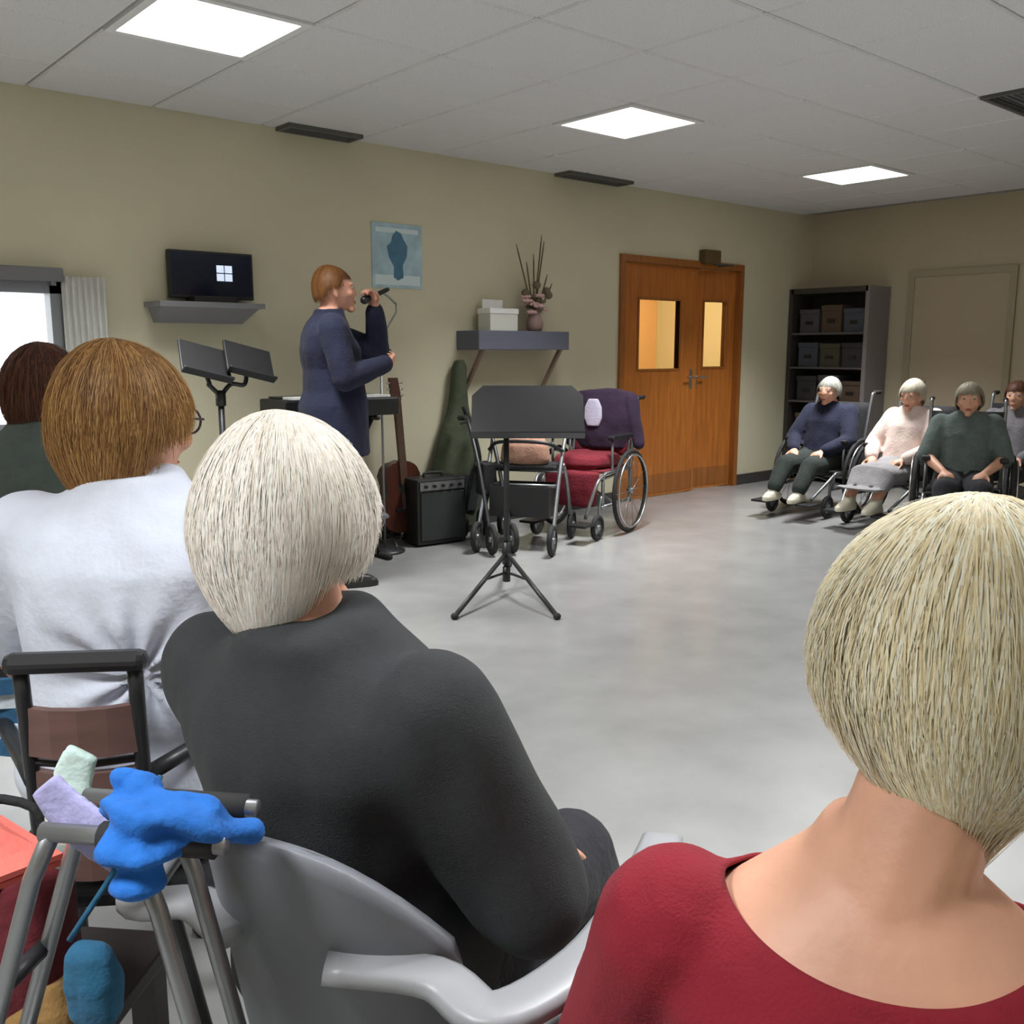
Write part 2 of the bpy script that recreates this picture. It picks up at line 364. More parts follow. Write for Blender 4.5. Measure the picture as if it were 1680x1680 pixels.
def hand_prims(mb, wrist, d, nrm, side, s=1., curl=30, spread=1.):
    # palm, four unequal fingers and a thumb; nrm points out of the palm, side=+1 thumb on +lat
    wrist = Vector(wrist); d = Vector(d).normalized(); nrm = Vector(nrm); nrm = (nrm-d*nrm.dot(d)).normalized(); lat = d.cross(nrm)*side
    oval_loft(mb, [(wrist-d*.01*s, .024*s, .019*s, lat, nrm), (wrist+d*.02*s, .034*s, .018*s, lat, nrm), (wrist+d*.06*s, .040*s, .016*s, lat, nrm), (wrist+d*.088*s, .040*s, .013*s, lat, nrm)], 16, 2.6)
    for k, (o_, ln, r_) in enumerate(((.030, .070, .0088), (.010, .078, .0090), (-.0105, .072, .0088), (-.030, .056, .0078))):
        p = wrist+d*(.082-.004*abs(k-1))*s+lat*o_*s*spread; v = (d+lat*o_*1.6*spread).normalized(); a = 0
        for j, fr in enumerate((.45, .31, .24)):
            a += R(curl*(.7 if j == 0 else 1)); q = v*math.cos(a)+nrm*math.sin(a); p2 = p+q*ln*fr*s
            cap(mb, p, r_*s*(1-.08*j), p2, r_*s*(1-.08*(j+1)), 8); p = p2
    p = wrist+d*.025*s+lat*.030*s; v = (d*.62+lat*.72+nrm*.25).normalized()
    for j, ln in enumerate((.040, .032, .026)):
        p2 = p+v*ln*s; cap(mb, p, .0115*s*(1-.1*j), p2, .0105*s*(1-.1*j), 8); p = p2; v = (v+d*.35+nrm*(.12+.15*curl/45)).normalized()
def hair_part(M, st, parent, name='hair'):
    # scalp-hugging shell plus strands flowing from the crown; st = style dict, in head frame
    a_, b_, c_ = st['rad']; yo = st.get('yo', -.008); n = st['n']; rng = random.Random(st.get('seed', 1)); vol = st.get('lift', .006)
    front, side, back = st['front'], st['side'], st['back']; tap = st.get('taper', .35); cols = st['cols']; part = st.get('curl', 0.)
    def zend(al):                                      # al: 0 = face, PI = back
        k = abs(((al+PI) % (2*PI))-PI)/PI
        if k < .30: return front
        if k < .42: t = (k-.30)/.12; return front+(side-front)*t
        if k < .56: return side
        t = min(1, (k-.56)/.16); t = t*t*(3-2*t); return side+(back-side)*t
    def P(al, u, off, zl):
        # u in 0..1 from crown to the end
        ln_top = (c_+a_)*.75; tot = ln_top+max(0, -zl); s_ = u*tot
        if zl > 0:
            th = math.acos(max(-1, min(1, zl/c_)))*u; z = c_*math.cos(th); g = math.sin(th)
        elif s_ < ln_top: th = s_/ln_top*PI/2; z = c_*math.cos(th); g = math.sin(th)
        else: z = -(s_-ln_top); g = 1-tap*min(1.2, (-z/.12))**2
        sh = -.022*(1-g)                                # crown lies towards the back
        wav = 1+st.get('lump', .02)*math.sin(al*3+u*5+st.get('seed', 1))
        return Vector(((a_*wav+off)*g*math.sin(al), (b_*wav+off)*g*math.cos(al)+yo+sh, z+off*(1-g if z > 0 else 0)))
    vs_, fs, cl, nm_ = [], [], [], []
    def NRM(p): return Vector((p.x/a_, (p.y-yo)/b_, max(p.z, -.25*c_)/c_*.8)).normalized()
    NA, NU = 72, 26
    base = cols[0]
    for i in range(NA):
        al = 2*PI*i/NA
        for j in range(NU): vs_.append(P(al, j/(NU-1), -.0012, zend(al))); cl.append(base)
    for i in range(NA):
        for j in range(NU-1): q = (i+1) % NA; fs.append((i*NU+j, q*NU+j, q*NU+j+1, i*NU+j+1))
    wid = st.get('w', .0012)
    for k in range(n):
        al = rng.uniform(0, 2*PI); u0 = rng.uniform(0, .78)**1.1; off = rng.uniform(-.0008, vol*.22); zl = zend(al)-rng.uniform(-.012, .012)+rng.uniform(-1, 0)*st.get('wisp', .01)
        u1 = min(1, u0+rng.uniform(.3, .75)) if rng.random() < st.get('layer', .5) else 1.0
        dal = rng.gauss(0, st.get('stray', .10)); ph = rng.uniform(0, 6); cu = part*rng.uniform(.4, 1); lift = rng.uniform(0, st.get('fly', .004))
        c0 = cols[min(len(cols)-1, int(rng.random()**1.0*len(cols)))]; f_ = rng.uniform(.93, 1.07); c0 = tuple(min(1, x*f_) for x in c0)
        pts = []
        sw = st.get('sweep', 0)*math.exp(-((((al+PI) % (2*PI))-PI)/.9)**2)
        for j in range(6):
            u = u0+(u1-u0)*j/5; aa = al+dal*(u-u0)+cu*.10*math.sin(ph+u*14)+sw*(u-u0)
            pts.append(P(aa, u, off+lift*(j/5)**2+cu*.004*math.cos(ph+u*14), zl))
        k0 = len(vs_)
        for j, p in enumerate(pts):
            t = (pts[min(j+1, 5)]-pts[max(j-1, 0)]).normalized(); o_ = Vector((p.x, p.y, p.z*.5)).normalized(); sd = t.cross(o_)
            sd = sd.normalized() if sd.length > 1e-6 else Vector((1, 0, 0)); nn = sd.cross(t); r = wid*(1 if 0 < j < 4 else (.7 if j == 0 else .35))
            for q in ((-1, -.25), (1, -.25), (0, .45)): vs_.append(p+sd*q[0]*r+nn*q[1]*r); cl.append(c0)
        for j in range(5):
            for q in range(3): fs.append((k0+j*3+q, k0+j*3+3+q, k0+j*3+3+(q+1) % 3, k0+j*3+(q+1) % 3))
    me = bpy.data.meshes.new(name); me.from_pydata([tuple(M @ v) for v in vs_], [], fs); M3 = M.to_3x3().normalized()
    nm_ = [tuple(M3 @ NRM(v)) for v in vs_]
    at = me.color_attributes.new('Col', 'FLOAT_COLOR', 'POINT')
    at.data.foreach_set('color', np.array([(*c, 1) for c in cl], dtype=np.float32).ravel())
    o = finish(me, name, 'hair', parent); me.normals_split_custom_set_from_vertices(nm_); return o
def figure(name, label, spec, group=None):
    """spec: pose 'sit'/'stand', rot (z), and either head=(world point) or loc; returns the body mesh object"""
    g = spec.get; s = g('s', 1.); vox = g('vox', .007); sit = g('pose', 'sit') == 'sit'
    lean = R(g('lean', 8)); hunch = g('hunch', .03); wide = g('wide', 1.); fat = g('fat', 1.)
    sp = Vector((0, -math.sin(lean), math.cos(lean))); dp = Vector((0, math.cos(lean), math.sin(lean)))
    hoff = Vector((g('hlat', 0), hunch+.03, g('neck', .118)))*s
    # vertical set-out: head centre height fixes the seat
    rise = (sp*.47*s+hoff).z
    if 'head' in spec:
        hc = Vector(spec['head']); pz = hc.z-rise
        q = Matrix.Rotation(spec['rot'], 3, 'Z') @ (sp*.47*s+hoff); loc = Vector((hc.x-q.x, hc.y-q.y, 0))
    else: loc = Vector(spec['loc']); pz = g('pz', .95*s if not sit else .53)
    Pv = Vector((0, 0, pz)); N = Pv+sp*.47*s; Hc = N+hoff; seat = pz-.095*s
    spec['seat'] = seat; spec['locout'] = loc
    X = Vector((1, 0, 0))
    tors = [(-.14, .125, .10, 0), (-.06, .165, .125, 0), (.06, .178, .14, 0), (.22, .158, .125, .01), (.45, .150, .118, .008), (.66, .163, .122, .0), (.82, .176, .108, -.012), (.92, .165, .088, -.012+hunch*.2), (.99, .115, .072, -.008+hunch*.4), (1.05, .068, .060, hunch*.6), (1.1, .052, .052, hunch*.8)]
    def trings(inf, lo=-.3, hi=2, flare=0.):
        out = []
        if lo <= -.4: out += [(Pv+sp*(.47*t)*s, (.178+.006)*s*fat+inf, .135*s*fat+inf, X, dp) for t in (lo, (lo-.1)/2)]
        for t, w_, d_, yo in tors:
            if lo <= t <= hi and (lo > -.4 or t > 0): f_ = wide if t > .6 else fat; out.append((Pv+sp*(.47*t)*s+dp*yo*s, w_*s*f_+inf+flare*max(0, .3-t), d_*s*(fat if t < .75 else 1)+inf+flare*max(0, .3-t), X, dp))
        return out
    arms = {}
    for sd in (-1, 1):
        A = g('armR' if sd > 0 else 'armL')
        sh = Pv+sp*.87*.47*s+X*sd*.172*s*wide-dp*.008
        el = Pv+Vector(A[0])*s; wr = Pv+Vector(A[1])*s
        arms[sd] = (sh, el, wr, Vector(A[2]), Vector(A[3]), A[4])
    legs = {}
    for sd in (-1, 1):
        hp = Pv+Vector((sd*.085*s, .0, -.01*s))
        if sit:
            kn = Vector((sd*g('knee_w', .11)*s, g('knee', .44)*s, seat+.075*s+g('knee_up', 0))); an = Vector((sd*g('foot_w', .11)*s, kn.y+g('shin', .02), g('foot_z', 0)+.085*s))
        else:
            kn = Vector((sd*.095*s, .02+sd*g('stride', 0)*.5, .50*s)); an = Vector((sd*.10*s, -.02+sd*g('stride', 0), .085*s))
        legs[sd] = (hp, kn, an)
    hM = Matrix.Translation(Hc) @ Matrix.Rotation(R(g('hyaw', 0)), 4, 'Z') @ Matrix.Rotation(R(g('hpitch', 0)), 4, 'X') @ Matrix.Rotation(R(g('hroll', 0)), 4, 'Y')
    hs = g('hs', 1.)*s
    # ---- body
    b = MB(); oval_loft(b, trings(0))
    cap(b, N-sp*.02, .058*s, Hc+Vector((0, -.018, -.055))*s, .054*s)
    head_prims(b, hM, hs)
    for sd, (sh, el, wr, hd, hn, cu) in arms.items():
        cap(b, sh, .056*s, el, .043*s); cap(b, el, .044*s, wr, .027*s); hand_prims(b, wr, hd, hn, sd*g('hside', -1), s*.95, cu)
    for sd, (hp, kn, an) in legs.items():
        cap(b, hp, .092*s*fat, kn, .060*s); cap(b, kn, .060*s, an, .036*s); cap(b, an+Vector((0, -.02, -.04))*s, .030*s, an+Vector((0, .10, -.055))*s, .022*s)
    body = finish(remeshed(b, vox, 2), name, g('skin', 'skin_fair'), None)
    body.location = loc; body.rotation_euler = (0, 0, spec['rot']); tag(body, label, 'person', group)
    # ---- face details
    for sx in (-1, 1):
        ey = MB().ball((sx*.033*hs, .083*hs, .010*hs), .0100*hs, 10, hM).build('eye', 'eye_white', body, True)
        MB().ball((sx*.033*hs, .0905*hs, .010*hs), (.0055*hs, .0035*hs, .0055*hs), 8, hM).build('iris', 'eye_dark', ey, True)
    for nm, z_, r_ in (('upper_lip', -.061, (.022, .005, .0045)), ('lower_lip', -.069, (.019, .005, .005))):
        MB().ball((0, .096*hs, z_*hs), [q*hs for q in r_], 10, hM).build(nm, 'lip', body, True)
    # ---- clothes
    tinf = g('tinf', .016); vc = g('cvox', vox*1.15)
    t = MB(); oval_loft(t, trings(tinf, g('hem', -.2), g('collar', 1.0), g('flare', 0.)))
    sl = g('sleeve', 1.)                                # 0..1 upper arm, 1..2 forearm
    for sd, (sh, el, wr, hd, hn, cu) in arms.items():
        r0, r1, r2 = .064*s+tinf*.8, .052*s+tinf*.8, .034*s+tinf*.7
        cap(t, sh, r0, sh+(el-sh)*min(1, sl), r0+(r1-r0)*min(1, sl))
        if sl > 1: cap(t, el, r1, el+(wr-el)*min(1, sl-1), r1+(r2-r1)*(sl-1))
    me = remeshed(t, vc, g('soft', 10))
    wrinkle(me, g('wr', .006), g('wsc', 9), g('seed', 1), g('wfn'))
    for co, rd in g('cuts', []):                        # ellipsoid-shaped neckline, its edge snapped to the curve
        cc = N+Vector(co)*s; fn_ = lambda q: sum(((q[i]-cc[i])/rd[i])**2 for i in range(3))-1
        bm = bmesh.new(); bm.from_mesh(me)
        bmesh.ops.delete(bm, geom=[f_ for f_ in bm.faces if fn_(f_.calc_center_median()) < 0], context='FACES')
        for _ in range(3):                              # drop saw-tooth faces left on the edge
            bmesh.ops.delete(bm, geom=[f_ for f_ in bm.faces if sum(e_.is_boundary for e_ in f_.edges) >= 2], context='FACES')
        bd = [v for v in bm.verts if v.is_boundary]
        for it in range(12):
            new = {v: v.co.lerp(sum((e_.other_vert(v).co for e_ in v.link_edges if e_.is_boundary), Vector())/max(1, sum(e_.is_boundary for e_ in v.link_edges)), .5) for v in bd}
            for v, c_ in new.items(): v.co = c_
            for v in bd:
                for _ in range(1):
                    gr = Vector([2*(v.co[i]-cc[i])/rd[i]**2 for i in range(3)]); v.co -= gr*(fn_(v.co)/gr.length_squared)
        bm.to_mesh(me); bm.free()
    top = finish(me, g('top_name', 'top'), g('top', 'black_cloth'), body)
    if g('cuts'): so = top.modifiers.new('thick', 'SOLIDIFY'); so.thickness = .004; so.offset = -1
    lo = MB(); linf = g('linf', .014)
    if g('skirt'):
        hpL, knL, anL = legs[-1]; hpR, knR, anR = legs[1]; m1 = (knL+knR)/2; m2 = (anL+anR)/2
        oval_loft(lo, [(Pv+Vector((0, -.10, 0)), .15*s, .07, X, Zv), (Pv+Vector((0, .02, 0)), .19*s, .12, X, Zv), ((Pv+m1)/2+Vector((0, 0, -.01)), .20*s, .095, X, Zv), (m1+Vector((0, .02, .0)), .185*s, .085, X, Vector((0, .5, .86))), (m1+Vector((0, .10, -.10)), .17*s, .07, X, Vector((0, 1, .3)).normalized()), ((m1*.45+m2*.55)+Vector((0, .06, 0)), .17*s, .08, X, Vector((0, 1, 0))), (m2+Vector((0, .05, .10)), .18*s, .08, X, Vector((0, 1, 0)))])
    else:
        oval_loft(lo, trings(linf, -.2, .3))
        for sd, (hp, kn, an) in legs.items():
            cap(lo, hp, .10*s*fat+linf, kn, .066*s+linf); cap(lo, kn, .066*s+linf, an+Vector((0, 0, .02)), .046*s+linf)
    me = remeshed(lo, vc*1.1, 3); wrinkle(me, .006, 8, g('seed', 1)+4)
    finish(me, g('low_name', 'trousers'), g('low', 'black_cloth'), body)
    for sd, (hp, kn, an) in legs.items():
        f0 = an+Vector((0, 0, -.085*s)); sh_ = MB()
        oval_loft(sh_, [(f0+Vector((0, .035*s, z)), w_*s, l_*s, X, Vector((0, 1, 0))) for z, w_, l_ in ((.0, .042, .128), (.012, .046, .133), (.035, .044, .128))], 24, 2.4)
        oval_loft(sh_, [(f0+Vector((0, y*s, z*s)), w_*s, l_*s, X, Vector((0, 1, 0))) for y, z, w_, l_ in ((.035, .03, .044, .126), (.025, .055, .041, .105), (-.005, .075, .040, .065), (-.02, .105, .041, .050))], 24, 2.3)
        so = finish(remeshed(sh_, .007, 2), 'shoe', g('shoe', 'black'), body)
    if g('hair'): hair_part(hM @ Matrix.Scale(hs, 4), g('hair'), body)
    if g('glasses'):
        gl = MB()
        for sx in (-1, 1):
            gl.torus((sx*.034*hs, .108*hs, .008*hs), .021*hs, .0022, 'y', 20, 6, hM)
            gl.tube([(sx*.055*hs, .106*hs, .012*hs), (sx*.082*hs, .08*hs, .012*hs), (sx*.087*hs, 0, .014*hs), (sx*.085*hs, -.03*hs, -.004*hs)], .0025, 6, hM)
        gl.tube([(-.013*hs, .109*hs, .012*hs), (0, .113*hs, .015*hs), (.013*hs, .109*hs, .012*hs)], .002, 6, hM)
        gl.build('glasses', g('glasses'), body, True)
    spec['hM'] = hM; spec['arms'] = arms; spec['Pv'] = Pv; spec['N'] = N
    return body
LAP = dict(armR=((.25, .05, .17), (.13, .27, .09), (-.5, .8, -.25), (0, -.2, -1), 25), armL=((-.25, .05, .17), (-.13, .27, .09), (.5, .8, -.25), (0, -.2, -1), 25))
fabric('tshirt', srgb(226, 232, 247), .03, bump=.2); fabric('cardigan', srgb(46, 49, 51), .08, 90, .22, 420); fabric('crimson', srgb(138, 22, 40), .06, 30, .25, 300)
fabric('navy', srgb(20, 25, 50), .12); fabric('dark_trousers', srgb(32, 32, 38)); fabric('jeans', srgb(60, 70, 95)); fabric('sage', srgb(96, 108, 104)); fabric('pale_pink', srgb(236, 214, 204), .06)
fabric('blanket_grey', srgb(150, 148, 150), .15, 12); fabric('dark_green', srgb(40, 48, 44)); fabric('grey_top', srgb(120, 118, 122), .15); fabric('beige', srgb(180, 165, 140)); fabric('maroon', srgb(95, 24, 34)); fabric('dark_plum', srgb(52, 34, 58))
mat('shoe_pale', srgb(215, 210, 190), .6); mat('shoe_white', srgb(225, 225, 222), .6); mat('glasses_dark', (.05, .04, .04), .3); mat('glasses_steel', (.25, .26, .30), .3, .7)
def lin(*l): return [srgb(*c) for c in l]
# woman with white hair and a charcoal cardigan
wh = dict(LAP, head=atd(482, 858, 1.17), rot=facing(32), soft=40, lean=12, hunch=.0, hlat=-.06, neck=.145, wide=1.0, fat=1.0, hyaw=1, hpitch=-6, sleeve=2.0, tinf=.024, hem=-.06, collar=1.12, top='cardigan', top_name='cardigan', wr=.011, wsc=8, low='dark_trousers', shoe='shoe_pale', knee=.39, knee_w=.085, foot_w=.09, shin=.2, skin='skin_pink', glasses='glasses_steel', vox=.006, seed=3,
  armR=((.25, -.03, .19), (.11, .22, .10), (-.4, .9, -.2), (-.3, 0, -1), 25),
  hair=dict(rad=(.108, .118, .136), yo=-.012, n=9000, front=.045, side=-.042, back=-.108, taper=.48, lift=.007, w=.0008, stray=.16, layer=.45, wisp=.012, fly=.004, sweep=.5, lump=.02, seed=5, cols=lin((250, 241, 228), (254, 248, 238), (242, 232, 217), (255, 252, 243), (228, 216, 200))))
figure('person', 'person with straight white bobbed hair in a charcoal knitted cardigan, seen from behind', wh, 'seated audience in the foreground')
def creases(q):
    if q.y > 0: return 0
    dx, dz = q.x-.07, q.z-.80; r = math.hypot(dx, dz); return .009*math.exp(-(r/.13)**2)*math.sin(11*math.atan2(dz, dx))*min(1, r/.03)
# person with ginger brown hair and a white T-shirt
br = dict(LAP, head=atd(210, 698, 1.6), hs=1.06, rot=facing(6), lean=4, hunch=.05, hlat=-.03, wide=.98, fat=1.1, hyaw=-14, hpitch=-4, sleeve=.8, tinf=.022, collar=1.12, top='tshirt', top_name='t_shirt', wfn=creases, wr=.008, soft=25, low='jeans', skin='skin_pink', glasses='glasses_dark', vox=.006, seed=8, hem=-.1,
  hair=dict(rad=(.106, .116, .132), yo=-.014, n=8000, front=.045, side=-.012, back=-.100, taper=.55, lift=.009, w=.0008, stray=.22, layer=.6, wisp=.014, fly=.006, lump=.03, seed=9, curl=.3, cols=lin((158, 114, 64), (178, 132, 76), (142, 98, 56), (192, 150, 94), (126, 86, 52))))
figure('person', 'person with short ginger brown hair in a white T-shirt, seen from behind', br, 'seated audience in the foreground')
# person with blonde hair and a crimson top
bl = dict(LAP, head=atd(1568, 1085, .78), rot=facing(22), lean=2, hunch=.045, neck=.18, hlat=.045, wide=.93, fat=1.15, hyaw=13, hpitch=-4, sleeve=1.4, tinf=.010, collar=1.08, top='crimson', top_name='blouse', wr=.004, low='dark_trousers', skin='skin_fair', vox=.006, seed=4, hem=-.15,
  cuts=[((0, .01, .035), (.130, .120, .115))],
  hair=dict(rad=(.112, .116, .140), yo=-.014, n=13000, front=.05, side=-.004, back=-.140, taper=.66, lift=.005, w=.0007, stray=.26, layer=.75, wisp=.045, fly=.006, lump=.04, seed=2, curl=.3, cols=lin((244, 228, 184), (250, 238, 204), (232, 214, 168), (255, 249, 226), (216, 198, 156), (246, 238, 214))))
figure('person', 'person with short layered blonde hair in a crimson scoop-back top, nearest the camera', bl, 'seated audience in the foreground')
#==PART3==
# ---------------------------------------------------------------- more people
# auburn haired person beyond the ginger one
au = dict(LAP, head=atd(80, 642, 2.5), rot=facing(8), lean=3, hunch=.04, wide=1.0, fat=1.1, sleeve=2, tinf=.022, collar=1.1, top='sage', top_name='jacket', low='dark_trousers', skin='skin_pink', vox=.008, seed=11,
  hair=dict(rad=(.098, .108, .126), yo=-.012, n=3000, front=.045, side=-.05, back=-.13, taper=.35, lift=.012, w=.0014, stray=.25, layer=.6, wisp=.03, fly=.012, lump=.05, seed=12, curl=.4, cols=lin((88, 52, 40), (104, 62, 44), (70, 42, 38), (120, 74, 50))))
figure('person', 'person with dark auburn hair in a grey green jacket at the left edge', au, 'seated audience in the foreground')
# singer
sl = onz(540, 428, 1.76)
si = dict(pose='stand', loc=(sl.x, sl.y, 0), rot=facing(72), s=1.05, pz=.97, lean=2, hunch=.01, neck=.138, wide=1.2, fat=1.12, hyaw=0, hpitch=3, sleeve=1.9, tinf=.020, hem=-.5, flare=.0, collar=1.1, soft=6, top='navy', top_name='jacket', low='dark_trousers', skin='skin_pink', vox=.007, seed=21, stride=.05, wr=.007,
  armR=((.24, .03, .17), (.10, .27, .24), (-.8, .5, .2), (0, -1, .2), 35), armL=((-.17, .27, .29), (-.045, .235, .53), (.25, -.35, .85), (.6, -.8, -.2), 50),
  hair=dict(rad=(.090, .104, .126), yo=-.012, n=2500, front=.062, side=.012, back=-.045, taper=.7, lift=.008, w=.0014, stray=.2, layer=.6, wisp=.008, fly=.004, sweep=.6, lump=.03, seed=22, cols=lin((116, 74, 34), (134, 88, 44), (96, 60, 30))))
figure('person', 'person in a navy jacket standing and singing into a handheld microphone', si)
Rz = Matrix.Rotation(si['rot'], 4, 'Z'); LW = Matrix.Translation(si['locout']) @ Rz
wr = LW @ (si['Pv']+Vector((-.045, .235, .53))); mou = LW @ (si['hM'] @ Vector((0, .135, -.065)))
hp_ = wr+(LW.to_3x3() @ Vector((.25, -.35, .85))).normalized()*.075+(LW.to_3x3() @ Vector((.6, -.8, -.2))).normalized()*.02
dv = (mou-hp_).normalized()
m_ = thing('microphone', 'black handheld microphone held to the mouth of the singer', 'microphone', mou-dv*.20)
ax = dv.to_track_quat('Z', 'Y').to_matrix().to_4x4()
MB().lathe([(.010, 0), (.0125, .02), (.0135, .10), (.017, .15)], 16, ax).build('handle', 'black', m_, True)
MB().ball((0, 0, .172), (.024, .024, .026), 14, ax).build('grille', 'dark_metal', m_, True)

# ---------------------------------------------------------------- wheelchairs and walkers
def wheel(name, parent, c, r, tr, mt='rubber', spokes=0, hub=.02):
    o = MB().torus(c, r-tr, tr, 'x', 30, 8).build(name, mt, parent, True)
    h_ = MB().tube([(c[0]-hub, c[1], c[2]), (c[0]+hub, c[1], c[2])], hub, 10)
    for k in range(spokes):
        a = 2*PI*k/spokes; h_.tube([(c[0]+(.012 if k % 2 else -.012), c[1], c[2]), (c[0], c[1]+(r-2*tr)*math.cos(a), c[2]+(r-2*tr)*math.sin(a))], .0022, 4)
    if not spokes: h_.lathe([(r-1.5*tr, -.006), (r-1.5*tr, .006)], 20, Matrix.Translation(c) @ Matrix.Rotation(PI/2, 4, 'Y'))
    h_.build('hub', 'grey_metal', o, True); return o
def wheelchair(label, loc, rz, seat=.47, cloth='black_cloth', frame='grey_metal', group=None, tilt=8, foot_y=.52):
    t = thing('wheelchair', label, 'wheelchair', loc, rz, group); W = .235; bt = .95
    for sd in (-1, 1):
        x = sd*W
        wheel('wheel', t, (sd*(W+.06), -.06, .30), .30, .016, spokes=14)
        MB().torus((sd*(W+.085), -.06, .30), .26, .008, 'x', 30, 6).build('push_rim', 'metal', t, True)
        wheel('caster', t, (x, .36, .09), .09, .018)
        MB().tube(spline([(x, .33, .16), (x, .33, .22), (x, .30, .30)], 4), .012).build('caster_fork', frame, t, True)
        f = MB(); q = math.tan(R(tilt))*.5
        f.tube(spline([(x, -.30-q, bt), (x, -.225-q, bt-.01), (x, -.215-q*.8, bt-.06), (x, -.20, seat+.04), (x, -.19, .2)], 6), .0125)
        f.tube([(x, -.2, seat-.02), (x, .24, seat-.02), (x, .30, seat-.05)], .0125); f.tube([(x, -.19, .22), (x, .30, .22)], .0125); f.tube([(x, .28, .22), (x, .28, seat-.03)], .0125)
        f.tube(spline([(x, .27, seat-.03), (x, .38, seat-.08), (x*.8, foot_y-.06, .16)], 6), .0115)
        f.build('side_frame', frame, t, True)
        MB().tube([(x, -.345-q, bt), (x, -.235-q, bt)], .017).build('push_handle', 'rubber', t, True)
        MB().box((x-.028, -.19, seat+.20), (x+.028, .16, seat+.235)).build('armrest', 'black', t, bevel=.012)
        for y in (-.15, .13): MB().tube([(x, y, seat-.02), (x, y, seat+.2)], .01).build('armrest_post', frame, t, True)
        MB().box((x*.8-.07, foot_y-.08, .12), (x*.8+.06, foot_y+.08, .138)).build('footplate', 'black', t, bevel=.005)
    for sd in (-1, 1): MB().tube([(-sd*W, .1, .23), (sd*W, -.02, seat-.04)], .011).build('cross_brace', frame, t, True)
    MB().box((-W+.01, -.2, seat-.02), (W-.01, .26, seat)).build('seat', cloth, t, bevel=.008)
    rows = []; q = math.tan(R(tilt))*.5
    for k in range(8):
        z = seat+.06+(bt-.08-seat-.06)*k/7; y = -.205-q*.8*k/7
        rows.append([(x, y-.03*(1-(x/W)**2)+dy, z) for x, dy in [(-W, .008), (-W/2, .008), (0, .008), (W/2, .008), (W, .008), (W, -.008), (W/2, -.008), (0, -.008), (-W/2, -.008), (-W, -.008)]])
    MB().loft(rows).build('backrest', cloth, t, True)
    return t
def rollator(label, loc, rz, frame='grey_metal', seatc='black_cloth', group=None, hz=.86, W=.25):
    t = thing('rollator', label, 'rollator', loc, rz, group)
    for sd in (-1, 1):
        x = sd*W
        MB().tube(spline([(x, -.36, hz-.01), (x, -.24, hz), (x, -.15, hz-.06), (x*.98, .05, .52), (x, .28, .12)], 6), .0135).build('front_tube', frame, t, True)
        MB().tube(spline([(x, -.02, .55), (x, -.12, .45), (x, -.30, .12)], 6), .0135).build('rear_tube', frame, t, True)
        MB().tube([(x, -.38, hz-.01), (x, -.25, hz)], .019).build('handle_grip', 'rubber', t, True)
        MB().tube(spline([(x*.96, -.36, hz-.05), (x*.96, -.27, hz-.035), (x*.96, -.2, hz-.04)], 4), .006).build('brake_lever', 'dark_metal', t, True)
        wheel('wheel', t, (x, .30, .10), .10, .018); wheel('wheel', t, (x, -.32, .10), .10, .018)
    if W < .12:                                         # folded: seat and basket tucked away
        MB().box((-W+.02, -.1, .34), (W-.02, .06, .56)).build('folded_seat', seatc, t, bevel=.012); return t
    MB().box((-W+.03, -.18, .52), (W-.03, .10, .55)).build('seat', seatc, t, bevel=.01)
    for y, z in ((-.06, .5), (.1, .42)): MB().tube([(-W, y, z), (W, y, z)], .012).build('cross_tube', frame, t, True)
    MB().tube(spline([(-W, .0, .64), (-.15, .10, .70), (.15, .10, .70), (W, .0, .64)], 5), .012).build('back_strap', 'black', t, True)
    MB().box((-W+.05, -.1, .22), (W-.05, .18, .24)).box((-W+.05, .17, .24), (W-.05, .18, .42)).box((-W+.05, -.1, .24), (W-.05, -.09, .42)).box((-W+.05, -.09, .24), (-W+.06, .17, .42)).box((W-.06, -.09, .24), (W-.05, .17, .42)).build('basket', 'dark_metal', t)
    return t
# the row of residents along the far wall
grp = 'residents seated along the far wall'
def pedal(px, py): p = onz(px, py, 0); return Vector((p.x, p.y, 0))
GH = dict(n=1100, w=.0022, front=.05, side=-.03, back=-.09, taper=.5, lift=.010, stray=.25, layer=.6, wisp=.015, fly=.006, lump=.04, yo=-.012, rad=(.094, .106, .126))
def resident(headpx, d, a, label, chair_label, spec, chair=True, cl='black_cloth'):
    sp_ = dict(LAP, head=atd(*headpx, d), rot=facing(a), vox=.0095, cvox=.010, lean=14, hunch=.03, s=.95, sleeve=1.9, tinf=.020, collar=1.06, foot_z=.14, shin=.16); sp_.update(spec)
    o = figure('person', label, sp_, grp)
    if chair: wheelchair(chair_label, sp_['locout'], sp_['rot'], max(.36, sp_['seat']-.005), cl, group='wheelchairs', tilt=16, foot_y=.60)
    return o, sp_
resident((1360, 642), 7.7, -136, 'person with grey hair in a navy top seated nearest the shelf unit', 'black wheelchair nearest the shelf unit, holding the person in navy',
  dict(top='navy', low='dark_green', shoe='shoe_pale', hair=dict(GH, seed=31, cols=lin((165, 165, 155), (190, 188, 178), (140, 140, 132)))))
resident((1497, 648), 7.15, -130, 'person with white hair in a pale pink cardigan with a grey blanket over the legs', 'black wheelchair holding the person in pale pink under a grey blanket',
  dict(top='pale_pink', low='blanket_grey', skirt=True, low_name='blanket', shoe='shoe_pale', hpitch=-12, hair=dict(GH, seed=32, cols=lin((225, 215, 195), (238, 230, 214), (205, 192, 168)))))
resident((1590, 656), 6.4, -155, 'person with thin pale hair in a grey green top and black trousers, hands in lap', 'black wheelchair between the pale pink cardigan and the brown haired person',
  dict(top='sage', low='dark_trousers', shoe='black', sleeve=1.0, hair=dict(GH, seed=33, cols=lin((165, 158, 138), (180, 172, 152), (148, 140, 120)))))
